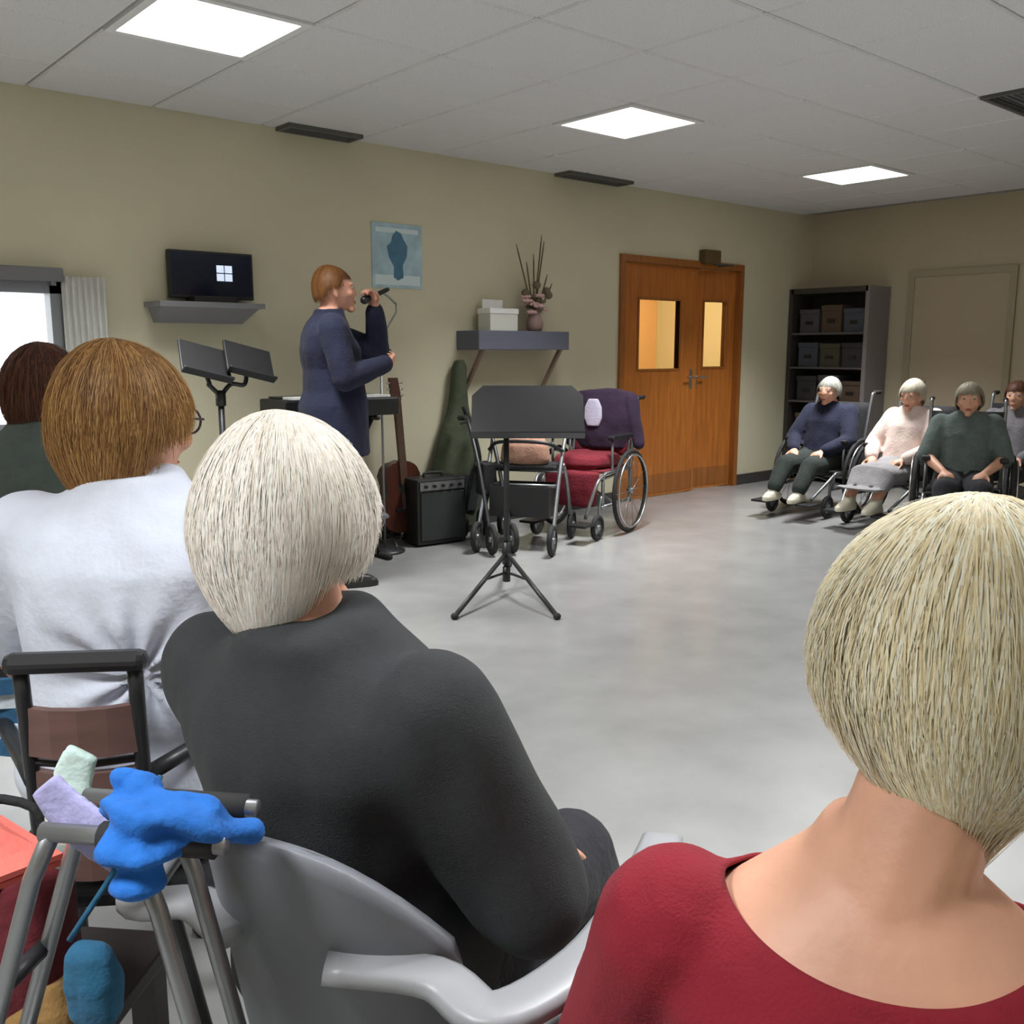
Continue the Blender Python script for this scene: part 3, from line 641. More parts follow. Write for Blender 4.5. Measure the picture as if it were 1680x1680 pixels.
resident((1668, 650), 7.35, -140, 'person with brown hair in a grey top, at the right edge of the photograph', 'black wheelchair at the right edge, holding the brown haired person',
  dict(top='grey_top', low='dark_trousers', shoe='black', hair=dict(GH, seed=34, cols=lin((92, 58, 38), (108, 70, 46), (76, 48, 34)))))

# ---------------------------------------------------------------- chairs in the foreground
mat('grey_plastic', srgb(118, 121, 127), .45, bump=.04, bscale=200)
mat('grey_plastic_light', srgb(150, 151, 154), .4)
mat('slat_brown', srgb(112, 84, 78), .5, nscale=6, namt=.15, stretch=(1, 8, 8))
def plastic_chair(label, loc, rz, seat, lean, back0, top, group=None, W=.25, A=.31):
    t = thing('armchair', label, 'chair', loc, rz, group)
    def yb(x, z): return back0-math.tan(R(lean))*(z-seat)+.085*(abs(x)/W)**2.2
    rows = []; NX = 18; NZ = 16
    for j in range(NZ+1):
        v = j/NZ; ring = []
        for sgn in (0, 1):
            for k in (range(NX+1) if sgn == 0 else range(NX, -1, -1)):
                u = -1+2*k/NX; tp = top-.13*abs(u)**2.6; wv = W*(.90+.10*math.sin(v*PI*.8))
                z = seat-.01+(tp-seat+.01)*v; ring.append((u*wv, yb(u*wv, z)-.012*sgn, z))
        rows.append(ring)
    MB().loft(rows).build('backrest', 'grey_plastic', t, True)
    MB().loft([[(x*(W-.01), .02+y*.24, z) for x, y in [(math.copysign(abs(math.cos(2*PI*k/28))**.55, math.cos(2*PI*k/28)), math.copysign(abs(math.sin(2*PI*k/28))**.55, math.sin(2*PI*k/28))) for k in range(28)]] for z in (seat-.03, seat-.012)]).build('seat', 'grey_plastic', t, bevel=.006)
    for sd in (-1, 1):
        pts = spline([(sd*W*.35, yb(W*.35, seat+.305)-.020, seat+.305), (sd*W*.95, yb(W*.8, seat+.29)-.022, seat+.29), (sd*(W+A)*.5, back0-.045, seat+.282), (sd*A*.95, back0+.06, seat+.285), (sd*A, back0+.20, seat+.292), (sd*A, back0+.28, seat+.30), (sd*(A-.01), back0+.34, seat+.28), (sd*(A-.03), back0+.365, seat+.16), (sd*(W+.02), back0+.365, seat-.01)], 6)
        rg = []
        for i, p in enumerate(pts):
            tt = (pts[min(i+1, len(pts)-1)]-pts[max(i-1, 0)]).normalized(); lat = tt.cross(Zv)
            lat = lat.normalized() if lat.length > .2 else Vector((1, 0, 0)); nn = lat.cross(tt)
            rg.append([p+lat*a_*.026+nn*b_*.011 for a_, b_ in ((-1, -.6), (-.7, -1), (.7, -1), (1, -.6), (1, .6), (.7, 1), (-.7, 1), (-1, .6))])
        MB().loft(rg).build('armrest', 'grey_plastic_light', t, True)
        for y, dy in ((.22, .05), (-.18, -.07)):
            MB().loft([[(sd*(W-.03+k*.03)+a_*(.024-.006*k), y+dy*k+b_*(.024-.006*k), z) for a_, b_ in ((-1, -1), (1, -1), (1, 1), (-1, 1))] for k, z in ((0, seat-.02), (.5, seat*.5), (1, 0))]).build('leg', 'grey_plastic', t, bevel=.006)
    return t
def slat_chair(label, loc, rz, seat, lean, back0, top, group=None, n=3, slat='slat_brown', W=.2, B=.078):
    t = thing('slat_back_chair', label, 'chair', loc, rz, group)
    def yb(z): return back0-math.tan(R(lean))*(z-seat)
    for sd in (-1, 1):
        MB().tube(spline([(sd*B, yb(top), top), (sd*B, yb(seat+.1), seat+.1), (sd*(B+.01), yb(seat)+.02, seat), (sd*W, back0-.03, 0)], 6), .011).build('back_post', 'dark_metal', t, True)
        MB().tube([(sd*W, .20, seat-.01), (sd*W, .22, 0)], .013).build('leg', 'dark_metal', t, True)
        MB().tube(spline([(sd*B, yb(seat+.2), seat+.2), (sd*(W+.03), 0.02, seat+.215), (sd*(W+.02), .17, seat+.2), (sd*W, .20, seat)], 5), .013).build('armrest', 'dark_metal', t, True)
    MB().box((-B-.02, yb(top-.02)-.022, top-.012), (B+.02, yb(top-.02)+.012, top+.018)).build('top_rail', 'dark_metal', t, bevel=.012)
    for k in range(n):
        z = top-.10-.098*k
        MB().loft([[(x, yb(z)-.02*(1-(x/B)**2)+dy, z+dz) for dy, dz in ((-.008, -.036), (.006, -.036), (.006, .036), (-.008, .036))] for x in (-B, -B/2, 0, B/2, B)]).build('slat', slat, t)
    for k in range(n-1):
        z = top-.149-.098*k
        MB().tube([(-B, yb(z), z), (0, yb(z)-.02, z), (B, yb(z), z)], .006, 6).build('rail', 'dark_metal', t)
    MB().box((-W, back0+.02, seat-.03), (W, .23, seat-.005)).build('seat', 'black_cloth', t, bevel=.012)
    return t
cp_ = onz(425, 1378, .81); cq_ = Matrix.Rotation(facing(25), 3, 'Z') @ Vector((0, -.205-math.tan(R(12))*(.81-wh['seat'])-.01, 0)); wc_loc = Vector((cp_.x-cq_.x, cp_.y-cq_.y, 0)); print('chair vs person', wc_loc, wh['locout'])
plastic_chair('grey plastic armchair with curved arms under the white haired person', wc_loc, facing(25), wh['seat']-.01, 12, -.205, .81, 'grey plastic armchairs', W=.165, A=.30)
plastic_chair('grey plastic armchair under the blonde person in crimson', bl['locout'], bl['rot'], bl['seat']-.01, 3, -.225, .66, 'grey plastic armchairs', W=.24, A=.34)
slat_chair('dark metal chair with brown back slats under the ginger haired person', br['locout']-Rt*.022, facing(-6), br['seat']-.01, 4, -.235, br['seat']+.37, 'slat back chairs')
slat_chair('dark metal chair with brown back slats under the auburn haired person', au['locout'], au['rot'], au['seat']-.01, 3, -.24, au['seat']+.36, 'slat back chairs')
#==PART4==
# ---------------------------------------------------------------- things on and along the back wall
def wallx(px, py=500): return ony(px, py, D).x
# television on a bracket with a shelf below
ta = ony(274, 408, D-.07); tb = ony(413, 425, D-.07); tz0 = ony(272, 488, D-.07).z
t = thing('television', 'black wall television showing a pale four square mark on a dark blue screen', 'television', ((ta.x+tb.x)/2, D, (ta.z+tz0)/2))
hw = (tb.x-ta.x)/2; hh = (ta.z-tz0)/2
MB().box((-hw, -.08, -hh), (hw, -.035, hh)).build('casing', 'black', t, bevel=.006)
sc = MB().box((-hw+.012, -.082, -hh+.018), (hw-.012, -.080, hh-.012)).build('screen', 'screen', t)
k = .033
for ix in (0, 1):
    for iz in (0, 1): MB().box((.025+ix*(k*1.35+.006), -.0835, -.03+iz*(k*1.25+.006)), (.025+ix*(k*1.35+.006)+k*1.35, -.0822, -.03+iz*(k*1.25+.006)+k*1.25)).build('screen_square', 'screen_mark', t)
MB().box((-.1, -.036, -.08), (.1, -.0, .08)).build('wall_bracket', 'dark_metal', t)
za = ony(340, 497, D-.12).z; zb2 = ony(340, 530, D-.12).z; xa = ony(258, 500, D-.2).x; xb = ony(430, 500, D-.2).x
t = thing('wall_shelf', 'grey wall shelf with sloping underside fixed below the television', 'shelf', ((xa+xb)/2, D, zb2)); hw = (xb-xa)/2; z1 = za-zb2
MB().loft([[(-hw, -.24, z1-.03), (hw, -.24, z1-.03), (hw, 0, z1-.03), (-hw, 0, z1-.03)], [(-hw, -.24, z1), (hw, -.24, z1), (hw, 0, z1), (-hw, 0, z1)]]).build('board', 'shelf_grey', t)
MB().loft([[(-hw+.05, -.03, 0), (hw-.05, -.03, 0), (hw-.05, 0, 0), (-hw+.05, 0, 0)], [(-hw+.02, -.20, z1-.03), (hw-.02, -.20, z1-.03), (hw-.02, 0, z1-.03), (-hw+.02, 0, z1-.03)]]).build('support', 'shelf_grey', t)
# set top box beneath the screen
tag(MB().box((-.13, -.16, 0), (.13, -.03, .035)).build('media_box', 'black', None, bevel=.004), 'flat black media box on the grey shelf below the television', 'media box').location = ((xa+xb)/2+.05, D, za)
# poster
pa = ony(608, 363, D); pb = ony(692, 475, D)
t = thing('poster', 'pale blue poster with a darker teal upright figure, right of the singer', 'poster', ((pa.x+pb.x)/2, D-.004, (pa.z+pb.z)/2)); hw = (pb.x-pa.x)/2; hh = (pa.z-pb.z)/2
MB().box((-hw, -.004, -hh), (hw, .004, hh)).build('sheet', 'poster_blue', t)
MB().box((-hw+.02, -.0052, -hh+.02), (hw-.02, -.0042, -hh+.085)).box((-hw+.03, -.0052, hh-.06), (hw-.03, -.0042, hh-.03)).build('pale_band', 'poster_pale', t)
out = [(.0, -.16), (.045, -.14), (.04, -.06), (.075, .0), (.08, .07), (.05, .11), (.03, .15), (-.01, .165), (-.04, .13), (-.05, .09), (-.085, .06), (-.07, -.01), (-.03, -.07), (-.035, -.14)]
MB().prism(out, -.0005, .0005, Matrix.Translation((0, -.0055, 0)) @ Matrix.Rotation(PI/2, 4, 'X')).build('figure_print', 'poster_teal', t)
# flower shelf
mat('shelf_blue', srgb(92, 94, 108), .55); mat('pink_petal', srgb(214, 176, 172), .8, nscale=30, namt=.15); mat('twig', srgb(98, 82, 62), .8); mat('vase', srgb(150, 122, 118), .35); mat('white_box', srgb(214, 214, 204), .6); mat('bracket_brown', srgb(140, 116, 100), .5); mat('leaf_dull', srgb(108, 98, 78), .8)
sy = D-.13; xa = ony(786, 560, D-.26).x; xb = ony(934, 560, D-.26).x; z1 = ony(860, 543, D-.26).z; z0 = ony(860, 574, D-.26).z
t = thing('wall_shelf', 'deep blue grey wall shelf carrying a vase of flowers and a white box', 'shelf', ((xa+xb)/2, D, z0)); hw = (xb-xa)/2
MB().box((-hw, -.26, 0), (hw, 0, z1-z0)).build('board', 'shelf_blue', t, bevel=.006)
for sx in (-1, 1): MB().loft([[(sx*(hw-.06)-.012, y, z) for y, z in ((0, -.30), (-.03, -.30), (-.24, -.0), (-.20, 0))], [(sx*(hw-.06)+.012, y, z) for y, z in ((0, -.30), (-.03, -.30), (-.24, -.0), (-.20, 0))]]).build('bracket', 'bracket_brown', t)
xc = ony(820, 520, D-.15).x
t = thing('box', 'white cardboard box standing on the flower shelf', 'box', (xc, D-.13, z1)); hb = ony(820, 492, D-.15).z-z1
MB().box((-.13, -.07, 0), (.13, .07, hb*.55)).build('carton', 'white_box', t, bevel=.004); MB().box((-.135, -.075, hb*.55), (.135, .075, hb*.72)).build('lid', 'paper', t, bevel=.003)
c_ = MB().box((-.10, .055, hb*.72), (.09, .062, hb*1.02)).build('card', 'paper', t)
xv = ony(877, 510, D-.14).x
t = thing('flower_vase', 'mauve vase with pale pink flowers and tall bare twigs', 'vase', (xv, D-.14, z1))
MB().lathe([(.05, 0), (.062, .03), (.066, .07), (.045, .12), (.04, .15), (.047, .16)], 20).build('vase_body', 'vase', t, True)
rg = random.Random(3)
for k in range(16):
    a = rg.uniform(0, 6.28); rr = rg.uniform(.01, .11); z = rg.uniform(.13, .27); fl = MB()
    for q in range(6):
        b_ = 2*PI*q/6; fl.ball((rr*math.cos(a)+.022*math.cos(b_), rr*math.sin(a)*.7+.022*math.sin(b_), z), (.02, .02, .013), 8)
    fl.ball((rr*math.cos(a), rr*math.sin(a)*.7, z+.008), .014, 8).build('flower', 'pink_petal' if k % 4 else 'leaf_dull', t, True)
for (ex, ez) in ((-.20, .62), (-.10, .50), (-.03, .56), (.05, .70), (.075, .66), (.11, .42), (.16, .36)):
    MB().tube(spline([(0, 0, .1), (ex*.4+.01, .01*ez, ez*.5), (ex, -.02, ez)], 5), [.0055]*10+[.0025], 6).build('twig', 'twig', t, True)
for (ex, ez) in ((.12, .30), (.14, .27), (.02, .34), (-.09, .28)):
    MB().ball((ex, 0, ez), (.035, .03, .03), 10).build('seed_head', 'leaf_dull', t, True)

# ---------------------------------------------------------------- the stage
# keyboard on a cross stand
ky = D-.42; xa = ony(446, 670, ky).x; xb = ony(632, 690, ky).x; kz = ony(470, 652, ky).z
t = thing('keyboard', 'long black electric keyboard on its stand behind the singer', 'keyboard', ((xa+xb)/2, ky, kz-.12)); hw = (xb-xa)/2
MB().box((-hw, -.16, 0), (hw, .16, .11)).build('body', 'black', t, bevel=.012)
for k in range(28): MB().box((-hw+.06+k*(2*hw-.12)/28+.001, -.155, .111), (-hw+.06+(k+1)*(2*hw-.12)/28-.001, -.02, .124)).build('key', 'paper', t)
MB().box((-hw+.05, .0, .111), (hw-.05, .14, .122)).build('control_panel', 'dark_metal', t, bevel=.003)
t = thing('keyboard_stand', 'black cross-legged stand under the keyboard behind the singer', 'stand', ((xa+xb)/2, ky, 0))
zt_ = kz-.135
for y in (-.09, .09):
    MB().tube([(-hw*.7, y, .02), (hw*.6, y, zt_)], .016).build('leg', 'dark_metal', t, True); MB().tube([(hw*.7, y*.8, .02), (-hw*.6, y*.8, zt_)], .016).build('leg', 'dark_metal', t, True)
for x in (-hw*.6, hw*.6): MB().tube([(x, -.16, zt_), (x, .16, zt_)], .015).build('arm', 'dark_metal', t, True)
for x in (-hw*.7, hw*.7): MB().tube([(x, -.2, .018), (x, .2, .018)], .018).build('foot', 'rubber', t, True)
# stand with two tilted trays
dy_ = D-.75; c0 = ony(362, 650, dy_); L_ = ony(336, 592, dy_); R_ = ony(408, 592, dy_)
t = thing('sheet_stand', 'black stand with two tilted trays on curved arms, left of the singer', 'music stand', (c0.x, dy_, 0))
MB().tube([(0, 0, .25), (0, 0, c0.z)], .016).build('pole', 'dark_metal', t, True)
for k in range(3):
    a = 2*PI*k/3+.5; MB().tube([(0, 0, .34), (.34*math.cos(a), .34*math.sin(a), .012)], .011).build('leg', 'dark_metal', t, True)
MB().tube([(0, 0, c0.z-.05), (0, 0, c0.z+.03)], .026).build('clamp', 'black', t, True)
for (q, sg, tl) in ((L_, -1, 14), (R_, 1, 14)):
    dx = q.x-c0.x; dz = q.z
    MB().tube(spline([(0, 0, c0.z), (sg*.06, 0, c0.z+.06), (dx*.8, -.01, dz-.12), (dx, 0.03, dz-.02)], 6), .012).build('arm', 'dark_metal', t, True)
    o = MB().box((-.135, -.008, -.10), (.135, .008, .10)).box((-.135, -.04, -.108), (.135, .008, -.095)).build('tray', 'black', t, bevel=.004)
    o.matrix_local = Matrix.Translation((dx, 0, dz)) @ Matrix.Rotation(R(tl), 4, 'Y') @ Matrix.Rotation(R(-38), 4, 'X')
# boom microphone stand in front of the singer
mp = onz(632, 905, 0); mz = mp.y; c0 = ony(628, 577, mz)
t = thing('microphone_stand', 'thin grey microphone stand with a boom arm in front of the singer', 'microphone stand', (mp.x, mp.y, 0))
MB().tube([(0, 0, .02), (0, 0, c0.z)], .008).build('pole', 'grey_metal', t, True); MB().lathe([(.13, 0), (.13, .012), (.10, .022), (.02, .03)], 24).build('base', 'dark_metal', t, True)
e1 = ony(650, 512, mz)-Vector((mp.x, mp.y, 0)); e2 = ony(604, 486, mz)-Vector((mp.x, mp.y, 0))
MB().tube([(-.1, 0, c0.z-.07), e1, e1+Vector((0, 0, .05))], .006).build('boom', 'grey_metal', t, True)
MB().tube(spline([e1+Vector((0, 0, .05)), (e1+e2)/2+Vector((0, 0, .07)), e2], 5), .007).build('gooseneck', 'grey_metal', t, True)
MB().tube([(-.07, 0, c0.z), (.07, 0, c0.z)], .018).build('clutch', 'dark_metal', t, True)
# acoustic guitars
mat('mahogany', srgb(70, 36, 26), .28, nscale=6, namt=.25, stretch=(8, 8, 1), coat=.3); mat('neck_wood', srgb(78, 56, 42), .4); mat('soundhole_shade', (.01, .008, .006), .8); mat('steel_string', (.5, .48, .44), .3, 1.); mat('guitar_side', srgb(52, 27, 21), .35)
def guitar(label, loc, rz, tilt, h=1.03):
    t = thing('guitar', label, 'guitar', loc, rz); k = h/1.03; t.rotation_euler = (R(-tilt), 0, rz)
    prof = []
    for i in range(48):
        a = 2*PI*i/48; zz = .245-.245*math.cos(a); q = zz/.49
        wd = (.195*math.sin(PI*min(1, q/.62)*.5+.0)**.75 if q < .31 else 0)
        prof.append((a, zz))
    def half(z): # half width along the body height 0..0.49
        q = z/.49; pts = [(0, 0), (.03, .09), (.1, .15), (.25, .19), (.40, .175), (.56, .130), (.66, .125), (.80, .142), (.92, .115), (.98, .06), (1, .0)]
        for (a0, b0), (a1, b1) in zip(pts, pts[1:]):
            if a0 <= q <= a1: return b0+(b1-b0)*(q-a0)/(a1-a0)
        return 0
    zs = [.49*i/30 for i in range(31)]; poly = [(half(z), z) for z in zs]+[(-half(z), z) for z in zs[-2:0:-1]]
    M = Matrix.Scale(k, 4) @ Matrix.Rotation(PI/2, 4, 'X')
    MB().prism(poly, -.05, .045, M).build('body', 'guitar_side', t, bevel=.004)
    MB().prism([(x*.985, y*.985+.004) for x, y in poly], .0452, .05, M).build('soundboard', 'mahogany', t)
    MB().lathe([(.05, .0502), (.05, .0508)], 24, M @ Matrix.Translation((0, .315, 0))).build('soundhole_shade', 'soundhole_shade', t)  # black disc on the closed soundboard; the hole's inner shade is its colour
    MB().box((-.075, .15, .05), (.075, .175, .06), M).build('bridge', 'black', t)
    MB().loft([[(-.028, .33, .052), (.028, .33, .052), (.028, .33, .064), (-.028, .33, .064)], [(-.023, .86, .030), (.023, .86, .030), (.023, .86, .064), (-.023, .86, .064)]], M).build('neck', 'neck_wood', t)
    MB().loft([[(-.024, .86, .030), (.024, .86, .030), (.024, .86, .06), (-.024, .86, .06)], [(-.036, .90, .025), (.036, .90, .025), (.036, .90, .05), (-.036, .90, .05)], [(-.033, 1.03, .01), (.033, 1.03, .01), (.033, 1.03, .03), (-.033, 1.03, .03)]], M).build('headstock', 'mahogany', t)
    for i in range(6):
        sx = -1 if i < 3 else 1; z = .915+.04*(i % 3); MB().tube([(sx*.034, z, .032), (sx*.06, z, .032)], .006, 8, M).build('tuning_peg', 'metal', t, True)
    st_ = MB()
    for i in range(6): x = -.018+.0072*i; st_.tube([(x*1.4, .165, .062), (x, .90, .066)], .0008, 4, M)
    st_.build('strings', 'steel_string', t)
    return t
g0 = onz(656, 890, 0); g0.y = min(g0.y, D-.24); gz = ony(656, 622, g0.y)
guitar('dark mahogany acoustic guitar standing upright on a floor stand by the wall', (g0.x, g0.y, .07), 0, 6, gz.z-.06)
t = thing('guitar_stand', 'low black tubular stand holding the mahogany guitar', 'stand', (g0.x, g0.y, 0))
for sx in (-1, 1):
    MB().tube(spline([(sx*.09, -.12, .10), (sx*.09, -.08, .062), (sx*.09, .07, .055), (sx*.10, .14, .02), (sx*.16, .20, .012)], 5), .010).build('arm', 'dark_metal', t, True)
    MB().tube([(sx*.09, -.02, .055), (sx*.16, -.16, .012)], .010).build('leg', 'dark_metal', t, True)
MB().tube([(-.1, .10, .05), (.1, .10, .05)], .01).tube([(0, .1, .05), (0, .16, .36)], .010).tube([(-.07, .11, .37), (0, .16, .36), (.07, .11, .37)], .010).build('back_support', 'dark_metal', t, True)
# soft green guitar bag leaning on the wall
fabric('bag_green', srgb(58, 66, 46), .2, 10, .4, 40); fabric('bag_black', srgb(22, 25, 26))
b0 = onz(752, 852, 0); b0.y = D-.17; b0.x = ony(748, 800, D-.17).x; top_ = ony(768, 592, b0.y)
t = thing('guitar_bag', 'dark green soft guitar bag leaning upright beside the mahogany guitar', 'guitar bag', (b0.x, b0.y, 0), 0); t.rotation_euler = (R(-4), R(5), 0)
hB = top_.z
def gb(q):
    pts = [(0, .10), (.04, .17), (.18, .215), (.34, .205), (.5, .165), (.62, .12), (.72, .075), (.9, .05), (.97, .045), (1, .02)]
    for (a0, b0_), (a1, b1_) in zip(pts, pts[1:]):
        if a0 <= q <= a1: return b0_+(b1_-b0_)*(q-a0)/(a1-a0)
    return .02
mb = MB(); oval_loft(mb, [(Vector((0, 0, hB*q/24+.01)), gb(q/24), .035+.30*gb(q/24), Vector((1, 0, 0)), Vector((0, 1, 0))) for q in range(25)], 28, 2.8)
me = remeshed(mb, .012, 3); wrinkle(me, .008, 7, 5); finish(me, 'bag_body', 'bag_green', t)
MB().tube(spline([(.02, -.10, .3), (.10, -.13, .5), (.06, -.09, .75), (.0, -.05, .9)], 5), .014, 6).build('shoulder_strap', 'bag_black', t, True)
mb = MB(); oval_loft(mb, [(Vector((0, -.085, .16+.26*q/6)), .13-.01*abs(q-3), .03, Vector((1, 0, 0)), Vector((0, 1, 0))) for q in range(7)], 24, 3.5); finish(remeshed(mb, .01, 2), 'pocket', 'bag_black', t)
# amplifier
a0 = onz(724, 893, 0); a0.y = min(a0.y, D-.42)
t = thing('amplifier', 'black guitar amplifier box on the floor in front of the green bag', 'amplifier', (a0.x, a0.y, 0), R(-6)); hA = ony(742, 782, a0.y).z
MB().box((-.19, -.02, .012), (.19, .22, hA)).build('cabinet', 'black', t, bevel=.012); mat('grille_cloth', (.03, .033, .033), .9, bump=.5, bscale=300)
MB().box((-.165, -.028, .04), (.165, -.018, hA-.09)).build('grille', 'grille_cloth', t, bevel=.004); MB().box((-.17, -.027, hA-.075), (.17, -.018, hA-.02)).build('control_panel', 'grey_metal', t)
for k in range(5): MB().tube([(-.13+.065*k, -.045, hA-.047), (-.13+.065*k, -.026, hA-.047)], .011, 10).build('knob', 'black', t)
MB().tube(spline([(-.07, .1, hA), (-.06, .1, hA+.025), (.06, .1, hA+.025), (.07, .1, hA)], 4), .01).build('carry_handle', 'rubber', t, True)
# music stand in the open floor
ms = onz(831, 990, 0); mp = onz(831, 968, 0)
t = thing('music_stand', 'black tripod music stand with a wide desk in the middle of the floor', 'music stand', (mp.x, mp.y, 0), TH-PI/2)
def loc_on(px, py): v = atd(px, py, (mp-CAM).dot(FW)); v = v-mp; return Vector((v.dot(Rt), v.dot(Fh), v.z))
ap = loc_on(832, 905); dk0 = loc_on(862, 712); dk1 = loc_on(862, 632)
MB().tube([(0, 0, .06), (0, 0, dk0.z+.03)], [.016, .016]).build('pole', 'dark_metal', t, True)
MB().tube([(0, 0, ap.z-.06), (0, 0, ap.z+.06)], .024).build('collar', 'dark_metal', t, True); MB().tube([(0, 0, .05), (0, 0, .13)], .022).build('lower_collar', 'black', t, True)
for q in (onz(746, 1016, 0), onz(914, 1016, 0), onz(835, 930, 0)):
    v = q-mp; e_ = Vector((v.dot(Rt), v.dot(Fh), .015)); lg = MB().tube([(0, 0, ap.z), e_], .012).build('leg', 'dark_metal', t, True)
    MB().tube([e_*.45+Vector((0, 0, ap.z*.55)), (0, 0, .10)], .007).build('brace', 'dark_metal', t, True); MB().ball(e_, (.02, .02, .018), 10).build('rubber_foot', 'rubber', lg, True)
wdk = (loc_on(955, 670).x-loc_on(775, 670).x)/2; cxk = (loc_on(955, 670).x+loc_on(775, 670).x)/2; hk = (dk1.z-dk0.z)
M = Matrix.Translation((cxk, -.06, dk0.z)) @ Matrix.Rotation(R(-38), 4, 'X')
hl = hk/math.cos(R(38))
MB().loft([[(-wdk, 0, 0), (wdk, 0, 0), (wdk, .004, 0), (-wdk, .004, 0)], [(-wdk, 0, hl*.8), (wdk, 0, hl*.8), (wdk, .004, hl*.8), (-wdk, .004, hl*.8)], [(-wdk*.8, 0, hl), (wdk*.8, 0, hl), (wdk*.8, .004, hl), (-wdk*.8, .004, hl)]], M).build('desk', 'black', t)
MB().box((-wdk, -.05, -.004), (wdk, .004, .0), M).box((-wdk, -.052, 0), (wdk, -.048, .012), M).build('lip', 'dark_metal', t)
MB().tube([(0, 0, dk0.z+.0), (cxk, -.008, dk0.z+.035)], .014).build('desk_bracket', 'dark_metal', t, True)
# wheelchair and rollators parked by the door
fabric('crimson_seat', srgb(118, 26, 40), .1)
w0 = onz(966, 868, 0); w0 -= Vector((.12, .12, 0))
wheelchair('empty wheelchair with crimson seat and back parked beside the wooden doors', (w0.x+.12, w0.y+.12, 0), facing(-150), .47, 'crimson_seat')
r0 = onz(862, 894, 0); r0 += Vector((.15, -.25, 0))
rollator('empty dark rollator with a tan bag on its seat, parked behind the music stand', (r0.x-.15, r0.y+.25, 0), facing(-165), 'grey_metal')
fabric('tan', srgb(168, 128, 108), .15)
rb = Matrix.Translation((r0.x-.15, r0.y+.25, 0))
mb = MB(); oval_loft(mb, [(Vector((0, 0, z)), w_, d_, Vector((1, 0, 0)), Vector((0, 1, 0))) for z, w_, d_ in ((.0, .15, .08), (.03, .165, .095), (.12, .155, .085), (.17, .13, .05), (.18, .12, .03))], 24, 3)
t = thing('handbag', 'tan handbag resting on the seat of the dark rollator', 'bag', (r0.x-.15, r0.y+.25, .552), facing(-165)); me = remeshed(mb, .01, 2); wrinkle(me, .006, 9, 3); finish(me, 'bag_body', 'tan', t)
MB().tube(spline([(-.08, 0, .16), (-.05, 0, .26), (.05, 0, .26), (.08, 0, .16)], 6), .008).build('strap', 'slat_brown', t, True)
w1 = onz(790, 896, 0)
rollator('folded black rollator parked between the amplifier and the rollator with the tan bag', (w1.x+.05, min(w1.y, D-.42), 0), facing(-200), 'dark_metal', hz=.84, W=.07)
mb = MB(); oval_loft(mb, [(Vector((0, y, z)), w_, d_, Vector((1, 0, 0)), Vector((0, 1, 0))) for y, z, w_, d_ in ((.30, .22, .19, .035), (.30, .34, .205, .045), (.28, .46, .21, .06))], 26, 3)
oval_loft(mb, [(Vector((0, .05, z)), w_, d_, Vector((1, 0, 0)), Vector((0, 1, 0))) for z, w_, d_ in ((.475, .20, .22), (.50, .215, .245), (.55, .205, .23), (.57, .16, .18))], 26, 3)
me = remeshed(mb, .011, 4); wrinkle(me, .012, 7, 14)
bk = finish(me, 'blanket', 'crimson_seat', None); bk.location = (w0.x+.12, w0.y+.12, 0); bk.rotation_euler = (0, 0, facing(-150)); tag(bk, 'folded crimson blanket on the seat of the empty wheelchair by the doors', 'blanket')
# plum jacket draped over the crimson wheelchair with a pale patch
jk = Matrix.Rotation(facing(-150), 4, 'Z')
t = thing('draped_jacket', 'dark plum jacket draped over the back of the crimson wheelchair', 'jacket', (w0.x+.12, w0.y+.12, 0), facing(-150))
mb = MB(); oval_loft(mb, [(Vector((.0, -.265+y, z)), w_, d_, Vector((1, 0, 0)), Vector((0, 1, 0))) for z, w_, d_, y in ((.58, .20, .075, .0), (.66, .225, .085, 0), (.80, .235, .085, 0), (.93, .225, .075, -.01), (.99, .19, .055, -.01), (1.01, .12, .03, -.01))], 30, 2.8)
for sx in (-1, 1): cap(mb, (sx*.20, -.27, .93), .06, (sx*.27, -.25, .62), .05)
me = remeshed(mb, .010, 3); wrinkle(me, .012, 8, 6); finish(me, 'cloth', 'dark_plum', t)
fabric('lilac', srgb(206, 200, 222), .05)
mb = MB(); oval_loft(mb, [(Vector((.06, -.175, z)), w_, .016, Vector((1, 0, 0)), Vector((0, 1, 0))) for z, w_ in ((.74, .05), (.80, .075), (.88, .07), (.94, .04))], 20); me = remeshed(mb, .008, 2); finish(me, 'lining', 'lilac', t)

# ---------------------------------------------------------------- the far wall
sx_ = L-.40; ya = min(D-.03, onx(1275, 480, sx_).y); yb_ = onx(1424, 480, sx_).y; zt3 = onx(1350, 472, sx_).z
mat('unit_dark', srgb(58, 54, 48), .6); mat('unit_side', srgb(128, 122, 122), .55); mat('shelf_edge', srgb(88, 86, 84), .5)
t = thing('shelf_unit', 'tall dark open shelf unit with grey sides standing in the far corner', 'shelf unit', (sx_, (ya+yb_)/2, 0)); hw = (ya-yb_)/2
for sd in (-1, 1): MB().box((0, sd*hw-.02, 0), (.38, sd*hw+.02, zt3)).build('side_panel', 'unit_side' if sd < 0 else 'unit_dark', t)
MB().box((.365, -hw, 0), (.38, hw, zt3)).build('back_panel', 'unit_dark', t); MB().box((-.0, -hw, zt3-.05), (.365, hw, zt3)).build('top_panel', 'unit_dark', t)
lv = [.08, .45, .80, 1.13, 1.46]
for z in lv: MB().box((.005, -hw+.02, z-.018), (.365, hw-.02, z)).build('shelf', 'shelf_edge', t)
rg = random.Random(12); k = 0
bx_cols = [('dim grey', srgb(78, 74, 76)), ('charcoal', srgb(54, 52, 56)), ('olive', srgb(72, 72, 56)), ('slate', srgb(70, 74, 84)), ('brown', srgb(84, 68, 56))]
places = ['bottom shelf', 'second shelf', 'middle shelf', 'fourth shelf', 'top shelf']
